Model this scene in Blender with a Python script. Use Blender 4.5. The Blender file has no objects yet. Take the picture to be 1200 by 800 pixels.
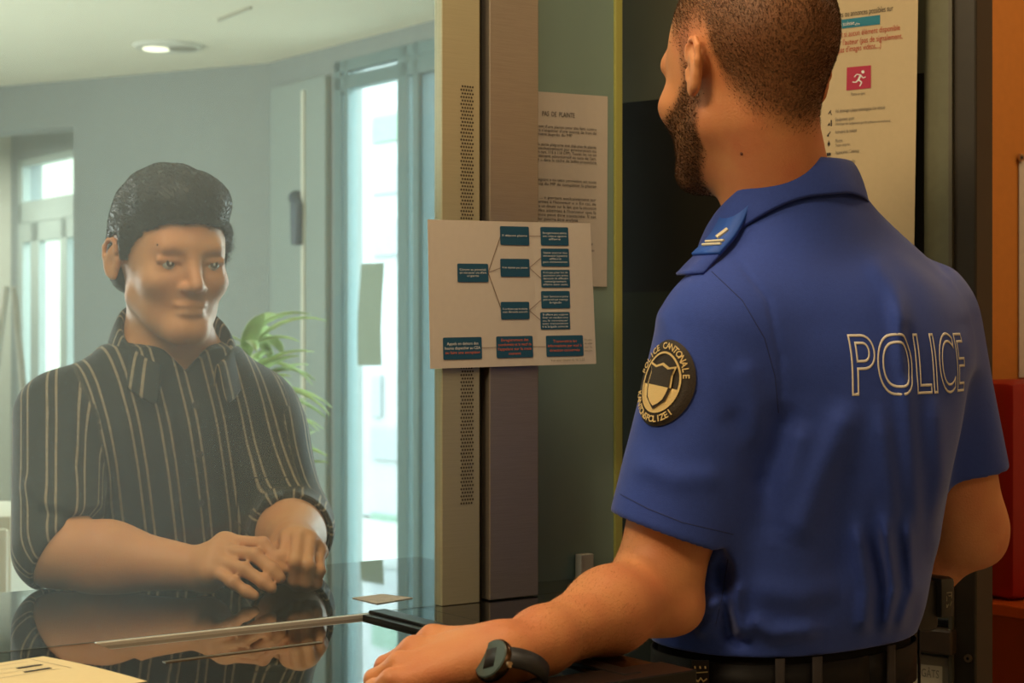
import bpy, bmesh, math, random
import numpy as np
from mathutils import Vector, Matrix
from mathutils.bvhtree import BVHTree
import openvdb

scene = bpy.context.scene
COL = scene.collection
R_ = np.random.RandomState(7)
random.seed(7)

# ------------------------------------------------------------------ camera, world, lights
FPX, CAMZ = 2000.0, 1.36            # focal length in pixels of the 1200-wide frame, eye height
cam_d = bpy.data.cameras.new('camera')
cam = bpy.data.objects.new('camera', cam_d); COL.objects.link(cam)
cam.location = (0, 0, CAMZ); cam.rotation_euler = (math.pi/2, 0, 0)
cam_d.sensor_width = 36; cam_d.lens = 60; cam_d.clip_start = .05
cam_d.dof.use_dof = True; cam_d.dof.focus_distance = 2.02; cam_d.dof.aperture_fstop = 9
scene.camera = cam
vs = scene.view_settings
vs.view_transform = 'Standard'; vs.look = 'None'; vs.gamma = 1; vs.use_curve_mapping = False
vs.exposure = 0.0
scene.cycles.max_bounces = 10
scene.cycles.transparent_max_bounces = 16
scene.cycles.caustics_reflective = False; scene.cycles.caustics_refractive = False

w = bpy.data.worlds.new('world'); scene.world = w; w.use_nodes = True
bg = w.node_tree.nodes['Background']
bg.inputs['Color'].default_value = (.86, .95, 1, 1); bg.inputs['Strength'].default_value = 8.0

def area(name, loc, target, size, power, color, size_y=None, spread=180):
    d = bpy.data.lights.new(name, 'AREA'); d.energy = power; d.color = color
    d.size = size
    if size_y: d.shape = 'RECTANGLE'; d.size_y = size_y
    d.spread = math.radians(spread)
    o = bpy.data.objects.new(name, d); COL.objects.link(o); o.location = loc
    o.rotation_euler = (Vector(target)-Vector(loc)).to_track_quat('-Z', 'Y').to_euler()
    return o

# officer side: warm ceiling lamps, plus an added fill over the counter
area('office_ceiling_lamp', (-.75, .75, 2.55), (.2, 1.9, 1.2), .5, 26, (1, .74, .45))
area('office_rear_lamp', (1.3, .3, 2.55), (1.4, .8, 0), 1.0, 9, (1, .74, .46))
area('counter_fill', (.02, 1.72, 2.57), (.05, 1.75, 0), .3, 7, (1, .78, .52))  # added to brighten the recessed panel
area('corridor_lamp', (1.25, 2.5, 2.5), (1.1, 3.0, .9), .3, 5.0, (1, .76, .48))
# visitor side: the hall's ceiling light and daylight, plus added fills with no visible source
area('hall_side_fill', (1.22, 4.95, 1.4), (-.6, 3.2, 1.1), 1.1, 60, (.88, .97, 1), 2.2)  # fill light outside an invented window, hidden by the pillar
area('hall_front_fill', (-1.05, 1.75, 2.57), (-.8, 2.1, 0), .5, 9, (1, .88, .70))  # added out of view to brighten the visitor's face and hands
area('hall_left_daylight', (-3.9, 5.6, 1.6), (-1.0, 5.0, 1.6), 1.8, 85, (.95, 1, .95), 1.8)
area('alcove_fill', (-3.1, 8.9, 2.35), (-2.9, 9.1, 0), .5, 22, (1, .97, .86))  # added to lift the dark alcove
area('hall_ceiling_lamp', (-2.4, 4.6, 2.57), (-2.2, 4.6, 0), .8, 22, (1, .95, .84))

# ------------------------------------------------------------------ frames and helpers
G0 = np.array([-.543, 1.81]); U = np.array([.815, .579]); U /= np.linalg.norm(U); N = np.array([-U[1], U[0]])
CZ = 1.03                                     # counter height
def P(x, y, Y):                               # a pixel and a depth -> a point of the place
    return np.array([(x-600)/FPX*Y, Y, CAMZ+(400-y)/FPX*Y])
def G(s, t, z):                               # counter frame: along the glass, towards the visitor, up
    q = G0+U*s+N*t
    return (q[0], q[1], z)
def hit(x, y, p0, n):                         # where the sight line of a pixel meets a vertical plane
    d = np.array([(x-600)/FPX, 1.0])
    Y = np.dot(p0, n)/np.dot(d, n)
    return P(x, y, Y)
def st(p):
    r = np.array(p[:2])-G0
    return float(r@U), float(r@N)
def s_at(x, t=0.0):
    return st(hit(x, 400, G0+N*t, N))[0]
def on_counter(x, y, z=CZ):
    return P(x, y, FPX*(CAMZ-z)/(y-400))

def lin(c):
    return tuple(((v/255)/12.92 if v/255 <= .04045 else ((v/255+.055)/1.055)**2.4) for v in c)
def mat(name, rgb, rough=.5, metal=0., noise=0., nscale=20, bump=0., bscale=200, spec=.5, sss=0., sheen=0., stretch=None, coat=0.):
    m = bpy.data.materials.new(name); m.use_nodes = True
    nt = m.node_tree; b = nt.nodes['Principled BSDF']
    c = lin(rgb)
    b.inputs['Base Color'].default_value = (*c, 1); b.inputs['Roughness'].default_value = rough
    b.inputs['Metallic'].default_value = metal; b.inputs['Specular IOR Level'].default_value = spec
    b.inputs['Coat Weight'].default_value = coat
    if sss:
        b.inputs['Subsurface Weight'].default_value = sss; b.inputs['Subsurface Radius'].default_value = (.012, .005, .003)
        b.inputs['Subsurface Scale'].default_value = 1
    if sheen:
        b.inputs['Sheen Weight'].default_value = sheen; b.inputs['Sheen Roughness'].default_value = .4
    tc = nt.nodes.new('ShaderNodeTexCoord'); src = tc.outputs['Object']
    if stretch:
        mp = nt.nodes.new('ShaderNodeMapping'); mp.inputs['Scale'].default_value = stretch
        nt.links.new(src, mp.inputs['Vector']); src = mp.outputs['Vector']
    if noise:
        n = nt.nodes.new('ShaderNodeTexNoise'); n.inputs['Scale'].default_value = nscale; n.inputs['Detail'].default_value = 4
        nt.links.new(src, n.inputs['Vector'])
        r = nt.nodes.new('ShaderNodeMapRange'); r.inputs['From Min'].default_value = .3; r.inputs['From Max'].default_value = .7
        r.inputs['To Min'].default_value = 1-noise; r.inputs['To Max'].default_value = 1+noise
        nt.links.new(n.outputs['Fac'], r.inputs['Value'])
        mx = nt.nodes.new('ShaderNodeVectorMath'); mx.operation = 'SCALE'; mx.inputs[0].default_value = c
        nt.links.new(r.outputs['Result'], mx.inputs['Scale']); nt.links.new(mx.outputs['Vector'], b.inputs['Base Color'])
    if bump:
        n2 = nt.nodes.new('ShaderNodeTexNoise'); n2.inputs['Scale'].default_value = bscale; n2.inputs['Detail'].default_value = 3
        nt.links.new(src, n2.inputs['Vector'])
        bp = nt.nodes.new('ShaderNodeBump'); bp.inputs['Strength'].default_value = bump; bp.inputs['Distance'].default_value = .002
        nt.links.new(n2.outputs['Fac'], bp.inputs['Height']); nt.links.new(bp.outputs['Normal'], b.inputs['Normal'])
    return m
def glass_mat(name, tint, film, film_col=(.8, .88, .86), refl=1.0):
    m = bpy.data.materials.new(name); m.use_nodes = True; nt = m.node_tree; nt.nodes.clear()
    o = nt.nodes.new('ShaderNodeOutputMaterial')
    tr = nt.nodes.new('ShaderNodeBsdfTransparent'); tr.inputs['Color'].default_value = (*tint, 1)
    df = nt.nodes.new('ShaderNodeBsdfDiffuse'); df.inputs['Color'].default_value = (*film_col, 1)
    tl = nt.nodes.new('ShaderNodeBsdfTranslucent'); tl.inputs['Color'].default_value = (*film_col, 1)
    mf = nt.nodes.new('ShaderNodeMixShader'); mf.inputs[0].default_value = .6
    nt.links.new(df.outputs[0], mf.inputs[1]); nt.links.new(tl.outputs[0], mf.inputs[2])
    m1 = nt.nodes.new('ShaderNodeMixShader'); m1.inputs[0].default_value = film
    nt.links.new(tr.outputs[0], m1.inputs[1]); nt.links.new(mf.outputs[0], m1.inputs[2])
    gl = nt.nodes.new('ShaderNodeBsdfGlossy'); gl.inputs['Roughness'].default_value = .02
    fr = nt.nodes.new('ShaderNodeFresnel'); fr.inputs['IOR'].default_value = 1.45
    mu = nt.nodes.new('ShaderNodeMath'); mu.operation = 'MULTIPLY'; mu.inputs[1].default_value = refl
    ge = nt.nodes.new('ShaderNodeNewGeometry'); sub = nt.nodes.new('ShaderNodeMath'); sub.operation = 'SUBTRACT'; sub.inputs[0].default_value = 1
    nt.links.new(ge.outputs['Backfacing'], sub.inputs[1]); mb_ = nt.nodes.new('ShaderNodeMath'); mb_.operation = 'MULTIPLY'      # one reflection per sheet of glass
    nt.links.new(fr.outputs[0], mb_.inputs[0]); nt.links.new(sub.outputs[0], mb_.inputs[1]); nt.links.new(mb_.outputs[0], mu.inputs[0])
    m2 = nt.nodes.new('ShaderNodeMixShader'); nt.links.new(mu.outputs[0], m2.inputs[0])
    nt.links.new(m1.outputs[0], m2.inputs[1]); nt.links.new(gl.outputs[0], m2.inputs[2])
    nt.links.new(m2.outputs[0], o.inputs['Surface'])
    return m
def emit_mat(name, rgb, strength):
    m = mat(name, rgb, .5); b = m.node_tree.nodes['Principled BSDF']
    b.inputs['Emission Color'].default_value = (*lin(rgb), 1); b.inputs['Emission Strength'].default_value = strength
    return m

def tag(o, label=None, cat=None, group=None, kind=None):
    if label: o['label'] = label
    if cat: o['category'] = cat
    if group: o['group'] = group
    if kind: o['kind'] = kind
    return o
ORG = {}
def thing(name, loc, label, cat, group=None):
    o = bpy.data.objects.new(name, None); COL.objects.link(o); o.location = tuple(map(float, loc)); o.empty_display_size = .05
    ORG[o.name] = Matrix.Translation(Vector(tuple(map(float, loc))))
    return tag(o, label, cat, group)
def link(name, me, m, parent=None, smooth=False, label=None):
    o = bpy.data.objects.new(name, me); COL.objects.link(o)
    if m: me.materials.append(m)
    if smooth: me.shade_smooth()
    if parent:
        o.parent = parent
        top = parent
        inv = Matrix.Identity(4)
        while top: inv = ORG.get(top.name, Matrix.Identity(4)) @ inv if top.name in ORG else inv; top = top.parent
        o.matrix_parent_inverse = inv.inverted()
        # children of meshes: the mesh parents carry identity-in-world, so no further offset is needed
        if parent.name not in ORG: o.matrix_parent_inverse = Matrix.Identity(4)
    if label: o['label'] = label
    return o
def pydata(name, v, f):
    me = bpy.data.meshes.new(name); me.from_pydata([tuple(map(float, p)) for p in v], [], [tuple(map(int, q)) for q in f]); me.update()
    return me
def np_mesh(name, v, f):                      # fast path, all faces with the same corner count
    v = np.asarray(v, np.float32); f = np.asarray(f, np.int32); n, k = f.shape
    me = bpy.data.meshes.new(name); me.vertices.add(len(v)); me.vertices.foreach_set('co', v.ravel())
    me.loops.add(n*k); me.loops.foreach_set('vertex_index', f.ravel())
    me.polygons.add(n); me.polygons.foreach_set('loop_start', np.arange(0, n*k, k, dtype=np.int32))
    me.update(calc_edges=True); me.validate()
    return me
class MB:                                     # collects shapes that become ONE mesh
    def __init__(s): s.bm = bmesh.new()
    def hexa(s, c, bev=0.):                   # 8 corners: bottom ring of 4, then top ring of 4
        vs_ = [s.bm.verts.new(tuple(map(float, p))) for p in c]
        fs = [s.bm.faces.new([vs_[i] for i in q]) for q in ((3, 2, 1, 0), (4, 5, 6, 7), (0, 1, 5, 4), (1, 2, 6, 5), (2, 3, 7, 6), (3, 0, 4, 7))]
        if bev:
            ed = list({e for f in fs for e in f.edges})
            bmesh.ops.bevel(s.bm, geom=ed, offset=bev, segments=2, affect='EDGES', profile=.5)
        return s
    def box(s, a, b, bev=0.):
        (x0, y0, z0), (x1, y1, z1) = a, b
        return s.hexa([(x0, y0, z0), (x1, y0, z0), (x1, y1, z0), (x0, y1, z0), (x0, y0, z1), (x1, y0, z1), (x1, y1, z1), (x0, y1, z1)], bev)
    def fbox(s, fr, a0, a1, b0, b1, z0, z1, bev=0.):      # box in a rotated frame fr(a, b, z)
        return s.hexa([fr(a0, b0, z0), fr(a1, b0, z0), fr(a1, b1, z0), fr(a0, b1, z0), fr(a0, b0, z1), fr(a1, b0, z1), fr(a1, b1, z1), fr(a0, b1, z1)], bev)
    def tube(s, pts, r, n=10, cap=True):
        pts = [Vector(tuple(map(float, p))) for p in pts]; rr = r if hasattr(r, '__len__') else [r]*len(pts)
        rings = []; up = Vector((0, 0, 1))
        for i, p in enumerate(pts):
            d = (pts[min(i+1, len(pts)-1)]-pts[max(i-1, 0)]).normalized()
            a = d.cross(up if abs(d.z) < .9 else Vector((1, 0, 0))).normalized(); b = d.cross(a)
            rings.append([s.bm.verts.new(p+(a*math.cos(q)+b*math.sin(q))*rr[i]) for q in [2*math.pi*k/n for k in range(n)]])
        for A, B in zip(rings, rings[1:]):
            for k in range(n): s.bm.faces.new((A[k], A[(k+1) % n], B[(k+1) % n], B[k]))
        if cap:
            s.bm.faces.new(rings[0][::-1]); s.bm.faces.new(rings[-1])
        return s
    def disc(s, c, nrm, r, h, n=32, ry=None):
        nrm = Vector(tuple(map(float, nrm))).normalized(); a = nrm.orthogonal().normalized(); b = nrm.cross(a); c = Vector(tuple(map(float, c)))
        return s.tube([c, c+nrm*h], r, n)
    def build(s, name, m, parent=None, smooth=False, label=None):
        bmesh.ops.recalc_face_normals(s.bm, faces=s.bm.faces)
        me = bpy.data.meshes.new(name); s.bm.to_mesh(me); s.bm.free()
        o = link(name, me, m, parent, False, label)
        if smooth:
            me.shade_smooth()
            try: me.set_sharp_from_angle(angle=math.radians(40))
            except Exception: pass
        return o

# ------------------------------------------------------------------ writing
def glyphs(body, size=1., bold=False, outline=0.):
    c = bpy.data.curves.new('t', 'FONT'); c.body = body; c.size = size; c.resolution_u = 10 if outline else 3
    if outline: c.fill_mode = 'NONE'; c.bevel_depth = outline; c.bevel_resolution = 1
    elif bold: c.offset = size*.018
    o = bpy.data.objects.new('t', c); COL.objects.link(o)
    dg = bpy.context.evaluated_depsgraph_get(); me = bpy.data.meshes.new_from_object(o.evaluated_get(dg))
    if outline:                               # fine enough to follow the cloth
        b_ = bmesh.new(); b_.from_mesh(me)
        for _ in range(4):
            ed = [e for e in b_.edges if e.calc_length() > .07*size]
            if ed: bmesh.ops.subdivide_edges(b_, edges=ed, cuts=1)
        b_.to_mesh(me); b_.free()
    v = np.array([q.co[:] for q in me.vertices]).reshape(-1, 3); f = [tuple(p.vertices) for p in me.polygons]
    bpy.data.objects.remove(o); bpy.data.curves.remove(c); bpy.data.meshes.remove(me)
    return v, f
def printed(name, items, fn, m, parent, label=None):   # items: (text, u, v, size, align, width or None)
    V, F = [], []
    for it in items:
        t, u, v_, size, al, wd = it[:6]
        v, f = glyphs(t, size, bold=len(it) > 6 and it[6])
        if not len(v): continue
        w0, w1 = v[:, 0].min(), v[:, 0].max()
        k = wd/(w1-w0) if wd else 1
        x = (v[:, 0]-w0)*k
        x = x + u - {'l': 0, 'c': .5, 'r': 1}[al]*(w1-w0)*k
        b = sum(len(q) for q in V)
        V.append(np.stack([x, v[:, 1]+v_, v[:, 2]], 1)); F += [tuple(i+b for i in q) for q in f]
    V = np.concatenate(V)
    return link(name, pydata(name, [fn(a, b_) for a, b_, _ in V], F), m, parent, False, label)
def rect_print(name, rects, fn, m, parent, label=None, rad=0.):
    V, F = [], []
    for (u0, v0, u1, v1) in rects:
        b = len(V)
        if rad:
            ring = []
            for (cu, cv, a0) in ((u1-rad, v1-rad, 0), (u0+rad, v1-rad, 90), (u0+rad, v0+rad, 180), (u1-rad, v0+rad, 270)):
                for q in (0, 30, 60, 90):
                    a = math.radians(a0+q); ring.append((cu+rad*math.cos(a), cv+rad*math.sin(a)))
            V += ring; F.append(tuple(range(b, b+len(ring))))
        else:
            V += [(u0, v0), (u1, v0), (u1, v1), (u0, v1)]; F.append((b, b+1, b+2, b+3))
    return link(name, pydata(name, [fn(*q) for q in V], F), m, parent, False, label)
def seg_rects(segs, wd, fn, name, m, parent):
    V, F = [], []
    for (a, b) in segs:
        a = np.array(a); b = np.array(b); d = b-a; q = np.array([-d[1], d[0]])/max(1e-9, np.linalg.norm(d))*wd/2
        k = len(V); V += [a+q, a-q, b-q, b+q]; F.append((k, k+1, k+2, k+3))
    return link(name, pydata(name, [fn(*q) for q in V], F), m, parent)
def sheet(name, fn, w_, h_, m, parent, nu=12, nv=12, th=.0006, back=None):
    V = []; F = []
    for j in range(nv+1):
        for i in range(nu+1): V.append(fn(w_*i/nu, h_*j/nv, 0))
    for j in range(nv+1):
        for i in range(nu+1): V.append(fn(w_*i/nu, h_*j/nv, -th))
    M = (nu+1)*(nv+1); id_ = lambda i, j: j*(nu+1)+i
    for j in range(nv):
        for i in range(nu):
            q = (id_(i, j), id_(i+1, j), id_(i+1, j+1), id_(i, j+1)); F.append(q); F.append(tuple(M+k for k in q[::-1]))
    for i in range(nu):
        F.append((id_(i+1, 0), id_(i, 0), M+id_(i, 0), M+id_(i+1, 0))); F.append((id_(i, nv), id_(i+1, nv), M+id_(i+1, nv), M+id_(i, nv)))
    for j in range(nv):
        F.append((id_(0, j), id_(0, j+1), M+id_(0, j+1), M+id_(0, j))); F.append((id_(nu, j+1), id_(nu, j), M+id_(nu, j), M+id_(nu, j+1)))
    return link(name, pydata(name, V, F), m, parent)

# ------------------------------------------------------------------ signed-distance modelling of bodies and cloth
def rc(a, b, r1, r2):                         # tapered limb
    a = np.array(a, float); b = np.array(b, float); ab = b-a; L2 = ab@ab
    def f(p):
        t = np.clip(((p-a)@ab)/L2, 0, 1)
        return np.linalg.norm(p-a-t[:, None]*ab, axis=1)-(r1+(r2-r1)*t)
    return f
def ell(c, r, M=None):                        # ellipsoid, M rows = its axes
    c = np.array(c, float); r = np.array(r, float); M = np.eye(3) if M is None else np.array(M, float)
    def f(p):
        q = (p-c)@M.T
        k0 = np.linalg.norm(q/r, axis=1); k1 = np.linalg.norm(q/(r*r), axis=1)
        return np.where(k1 > 1e-9, k0*(k0-1)/np.maximum(k1, 1e-9), -r.min())
    return f
def plane(c, n):
    c = np.array(c, float); n = np.array(n, float); n = n/np.linalg.norm(n)
    return lambda p: (p-c)@n
def fmax(*fs): return lambda p: np.maximum.reduce([f(p) for f in fs])
def fneg(f): return lambda p: -f(p)
def off(f, d): return lambda p: f(p)-d
def loft(sec, Ldir, Fdir, p=2.3, grow=0., z0=None, z1=None):
    sec = np.array(sec, float); zz = np.linspace(sec[0, 0], sec[-1, 0], 160)
    cols = []
    for k in range(1, 5):                     # smooth the section table
        y = np.interp(zz, sec[:, 0], sec[:, k]); ker = np.ones(13)/13
        yp = np.pad(y, 6, mode='edge'); cols.append(np.convolve(yp, ker, 'valid'))
    Ldir = np.array(Ldir); Fdir = np.array(Fdir)
    a0 = sec[0, 0] if z0 is None else z0; a1 = sec[-1, 0] if z1 is None else z1
    def f(P_):
        z = P_[:, 2]; cx, cy, a, b = [np.interp(z, zz, c) for c in cols]
        q = np.stack([P_[:, 0]-cx, P_[:, 1]-cy], 1); l = q@Ldir; g = q@Fdir
        a = a+grow; b = b+grow
        k = ((np.abs(l)/a)**p+(np.abs(g)/b)**p)**(1/p)
        d = (k-1)*np.minimum(a, b)
        return np.maximum(d, np.maximum(a0-z, z-a1))
    return f
def smin(a, b, k):
    if k <= 0: return np.minimum(a, b)
    h = np.maximum(k-np.abs(a-b), 0)/k
    return np.minimum(a, b)-h*h*k*.25
def evaluate(ops, p):
    d = np.full(len(p), 9.)
    for op, k, f in ops:
        if op == 'u': d = smin(d, f(p), k)
        elif op == 's': d = -smin(-d, f(p), k)
        elif op == 'i': d = np.maximum(d, f(p))
        elif op == 'd': d = d+f(p)
    return d
def sdf_mesh(name, ops, lo, hi, h):
    lo = np.array(lo, float); hi = np.array(hi, float); B = 10
    nb = np.ceil((hi-lo)/(h*B)).astype(int)
    idx = np.stack(np.meshgrid(*[np.arange(k) for k in nb], indexing='ij'), -1).reshape(-1, 3)
    cen = lo+(idx*B+(B-1)/2)*h; Rd = h*B*.87
    un = [i for i, o in enumerate(ops) if o[0] == 'u']
    per = {i: ops[i][2](cen) for i in un}
    base = np.min(np.stack([per[i] for i in un]), 0)
    dc = evaluate(ops, cen)
    arr = np.ones(nb*B, np.float32)
    loc = np.stack(np.meshgrid(*[np.arange(B)]*3, indexing='ij'), -1).reshape(-1, 3)*h
    act = np.abs(dc) < Rd*1.9+.012
    for q in range(len(idx)):
        i = idx[q]*B
        if not act[q]:
            if dc[q] < 0: arr[i[0]:i[0]+B, i[1]:i[1]+B, i[2]:i[2]+B] = -1
            continue
        keep = [o for j, o in enumerate(ops) if o[0] != 'u' or per[j][q] < base[q]+2.6*Rd+o[1]]
        v = evaluate(keep, lo+i*h+loc)
        arr[i[0]:i[0]+B, i[1]:i[1]+B, i[2]:i[2]+B] = v.reshape(B, B, B)
    g = openvdb.FloatGrid(); g.background = 1.0
    g.copyFromArray(arr)
    pts, quads = g.convertToQuads(isovalue=0.0)
    pts = np.asarray(pts)*h+lo
    quads = np.asarray(quads)[:, ::-1]
    return np_mesh(name, pts, quads)
def verts_of(me):
    v = np.empty(len(me.vertices)*3, np.float32); me.vertices.foreach_get('co', v); return v.reshape(-1, 3)
def normals_of(me):
    v = np.empty(len(me.vertices)*3, np.float32); me.vertices.foreach_get('normal', v); return v.reshape(-1, 3)
def set_attr(me, name, val):
    a = me.attributes.new(name, 'FLOAT', 'POINT'); a.data.foreach_set('value', np.asarray(val, np.float32))
def relax(me, it=1):
    v = verts_of(me).astype(float); e = np.empty(len(me.edges)*2, np.int32); me.edges.foreach_get('vertices', e); e = e.reshape(-1, 2)
    for _ in range(it):
        s = np.zeros_like(v); c = np.zeros(len(v))
        for a, b in ((0, 1), (1, 0)):
            np.add.at(s, e[:, a], v[e[:, b]]); np.add.at(c, e[:, a], 1)
        v = v*.5+.5*s/np.maximum(c, 1)[:, None]
    me.vertices.foreach_set('co', v.astype(np.float32).ravel()); me.update()
def polydist(q, poly):                        # distance of 2-D points to a polyline, and the place along it 0..1
    best = np.full(len(q), 9.); tt = np.zeros(len(q)); n = len(poly)-1
    for i in range(n):
        a = np.array(poly[i]); b = np.array(poly[i+1]); ab = b-a
        t = np.clip(((q-a)@ab)/(ab@ab), 0, 1); d = np.linalg.norm(q-a-t[:, None]*ab, axis=1)
        m = d < best; best[m] = d[m]; tt[m] = (i+t[m])/n
    return best, tt
def folds(lines, Yref, side):                 # creases in cloth: (pixel polyline, height, width); ridge > 0, groove < 0
    L = [([((x-600)/FPX*Yref, CAMZ+(400-y)/FPX*Yref) for x, y in pl], A, w_) for pl, A, w_ in lines]
    def f(p):
        q = p[:, [0, 2]]*np.array([Yref, 0])[None, :]
        q = np.stack([p[:, 0]/p[:, 1]*Yref, CAMZ+(p[:, 2]-CAMZ)/p[:, 1]*Yref], 1)
        d = np.zeros(len(p)); ok = side(p)
        for pl, A, w_ in L:
            ds, t = polydist(q, pl)
            d -= A*np.exp(-(ds/w_)**2)*np.clip(np.minimum(t, 1-t)*6+.15, 0, 1)
        return d*ok
    return f
def strands(name, me, sel, n, length, m, parent, comb=(0, 0, -1), combk=.6, rad=.00022, jitter=.35, lenfn=None):
    v = verts_of(me); nr = normals_of(me); ids = np.nonzero(sel > 0)[0]
    pr = sel[ids]/sel[ids].sum(); pick = ids[R_.choice(len(ids), n, p=pr)]
    p = v[pick]+R_.uniform(-.0012, .0012, (n, 3)); nn = nr[pick]
    d = nn*(1-combk)+np.array(comb)[None, :]*combk+R_.normal(0, jitter, (n, 3))*.5
    d -= nn*np.minimum((d*nn).sum(1)-.18, 0)[:, None]
    d /= np.linalg.norm(d, axis=1)[:, None]
    L = length*R_.uniform(.6, 1.2, n)
    if lenfn is not None: L = L*lenfn(p)
    a = np.cross(d, R_.normal(0, 1, (n, 3))); a /= np.linalg.norm(a, axis=1)[:, None]; b = np.cross(d, a)
    base = p-nn*.0006
    V = np.stack([base+a*rad, base-a*rad*.5+b*rad*.87, base-a*rad*.5-b*rad*.87, p+d*L[:, None]], 1).reshape(-1, 3)
    k = np.arange(n)[:, None, None]*4; F = (np.array([[0, 1, 3], [1, 2, 3], [2, 0, 3]])[None]+k).reshape(-1, 3)
    o = link(name, np_mesh(name, V, F), m, parent); o['kind'] = 'stuff'
    return o

# ------------------------------------------------------------------ materials
M = {}
M['floor'] = mat('grey_floor', (178, 174, 162), .35, noise=.06)
M['hall_wall'] = mat('hall_wall_paint', (138, 148, 146), .7, noise=.02, nscale=3)
M['hall_ceiling'] = mat('hall_ceiling_paint', (240, 236, 214), .8)
M['office_wall'] = mat('office_wall_paint', (214, 190, 156), .7, noise=.03, nscale=4)
M['orange'] = mat('orange_paint', (198, 124, 48), .6, noise=.04, nscale=60, bump=.08, bscale=300)
M['steel'] = mat('brushed_steel', (176, 166, 150), .4, .75, noise=.08, nscale=30, stretch=(1, 1, 60), bump=.03, bscale=40)
M['jamb'] = mat('jamb_metal', (190, 184, 150), .42, .5, noise=.04, nscale=20, stretch=(1, 1, 40))
M['groove'] = mat('olive_groove', (92, 84, 52), .5, .5)
M['panel'] = mat('green_grey_panel', (140, 168, 158), .38, .3, noise=.04, nscale=6)
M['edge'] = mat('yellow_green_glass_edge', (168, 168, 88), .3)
M['olive_reflection'] = mat('olive_reflection_glass', (112, 112, 90), .32, .2, noise=.05, nscale=5)
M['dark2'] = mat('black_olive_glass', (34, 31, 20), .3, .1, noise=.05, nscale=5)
M['olive'] = mat('olive_grey_panel', (104, 104, 76), .5, .1, noise=.05, nscale=80)
M['post'] = mat('dark_bronze_metal', (52, 47, 38), .4, .4, noise=.05, nscale=60)
M['blackglass'] = mat('polished_black_glass', (12, 13, 12), .015, 0, spec=.65, coat=.5)
M['blackframe'] = mat('black_frame_metal', (18, 18, 17), .35, .3)
M['strip'] = mat('bright_steel_strip', (225, 225, 215), .3, .5)
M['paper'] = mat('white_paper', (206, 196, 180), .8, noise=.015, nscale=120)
M['paper2'] = mat('cream_paper', (226, 206, 156), .8, noise=.015, nscale=120)
M['ink'] = mat('black_ink', (52, 46, 42), .8)
M['inkgrey'] = mat('grey_ink', (120, 112, 98), .8)
M['redink'] = mat('red_ink', (176, 62, 48), .8)
M['teal'] = mat('teal_print', (22, 78, 104), .7)
M['tealbar'] = mat('turquoise_print', (34, 122, 142), .7)
M['white'] = mat('white_print', (232, 232, 226), .7)
M['orangeink'] = mat('orange_print', (226, 112, 70), .7)
M['crimson'] = mat('crimson_print', (178, 44, 72), .7)
M['brownink'] = mat('brown_line', (110, 84, 64), .8)
M['winframe'] = mat('teal_grey_window_frame', (112, 138, 140), .5, .1)
M['pane'] = glass_mat('clear_window_pane', (.95, 1, .98), .03)
M['frost'] = glass_mat('teal_frosted_pane', (.5, .62, .63), .72, (.24, .31, .31), .5)
M['counterglass'] = glass_mat('hazy_counter_glass', (.95, .985, .975), .082, (.76, .88, .92), .8)  # pale film stands for veiling glare across the glass
M['facade'] = mat('pale_facade', (166, 169, 170), .8, noise=.03, nscale=2)
M['facadewin'] = mat('pale_grey_facade_window', (138, 143, 146), .4)
M['facadegreen'] = mat('grey_green_facade_panel', (116, 142, 126), .6)
M['lampwhite'] = emit_mat('lit_lamp', (255, 248, 225), 1.2)
M['whitepaint'] = mat('white_paint', (220, 220, 206), .5)
M['leaf'] = mat('pale_green_leaf', (150, 178, 112), .45, noise=.25, nscale=14)
M['stem'] = mat('brown_plant_stem', (96, 84, 60), .7)
M['pot'] = mat('grey_pot', (110, 110, 104), .6)
M['maroon'] = mat('brick_red_laminate', (140, 52, 18), .3, noise=.05, nscale=30, coat=.3)
M['red'] = mat('deep_red_plastic', (150, 26, 14), .4)
M['rail'] = mat('dark_brown_rail', (58, 44, 28), .5, noise=.12, nscale=60)
M['labelframe'] = mat('grey_label_frame', (140, 128, 104), .5)
M['chrome'] = mat('pale_metal_screw', (196, 170, 136), .3, .9)

# ------------------------------------------------------------------ the setting
def struct(name, mb, m, smooth=False):
    o = mb.build(name, m, None, smooth); o['kind'] = 'structure'; return o
H = 2.6
WD = np.array([-.61, .79]); WD /= np.linalg.norm(WD)       # right wall of the hall, direction away from the glass
WN = np.array([-WD[1], WD[0]]); WN = -WN if WN[0] > 0 else WN   # its normal, into the hall
R0 = np.array([(515-600)/FPX*6.56, 6.56])
def WR(k, d, z): q = R0+WD*k+WN*d; return (q[0], q[1], z)   # right-wall frame
def wk(x, y): p = hit(x, y, R0, WN); return float((p[:2]-R0)@WD), p[2]
k_corner = wk(315, 100)[0]
A0 = np.array([(57-600)/FPX*9.4, 9.4])
def WA(k, d, z): q = A0+WD*k+WN*d; return (q[0], q[1], z)   # alcove window wall frame
def ak(x, y): p = hit(x, y, A0, WN); return float((p[:2]-A0)@WD), p[2]
c1 = R0+WD*k_corner                                        # hall corner
c2 = np.array([(86-600)/FPX*8.1, 8.1])                     # free end of the back wall


def wall(name, a, b, m, z0=0, z1=H, th=.12, side=1):
    a = np.array(a, float); b = np.array(b, float); d = (b-a)/np.linalg.norm(b-a); n = np.array([-d[1], d[0]])*side
    fr = lambda u, v, z: (*(a+d*u+n*v), z)
    return struct(name, MB().fbox(fr, 0, np.linalg.norm(b-a), 0, th, z0, z1), m)

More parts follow.
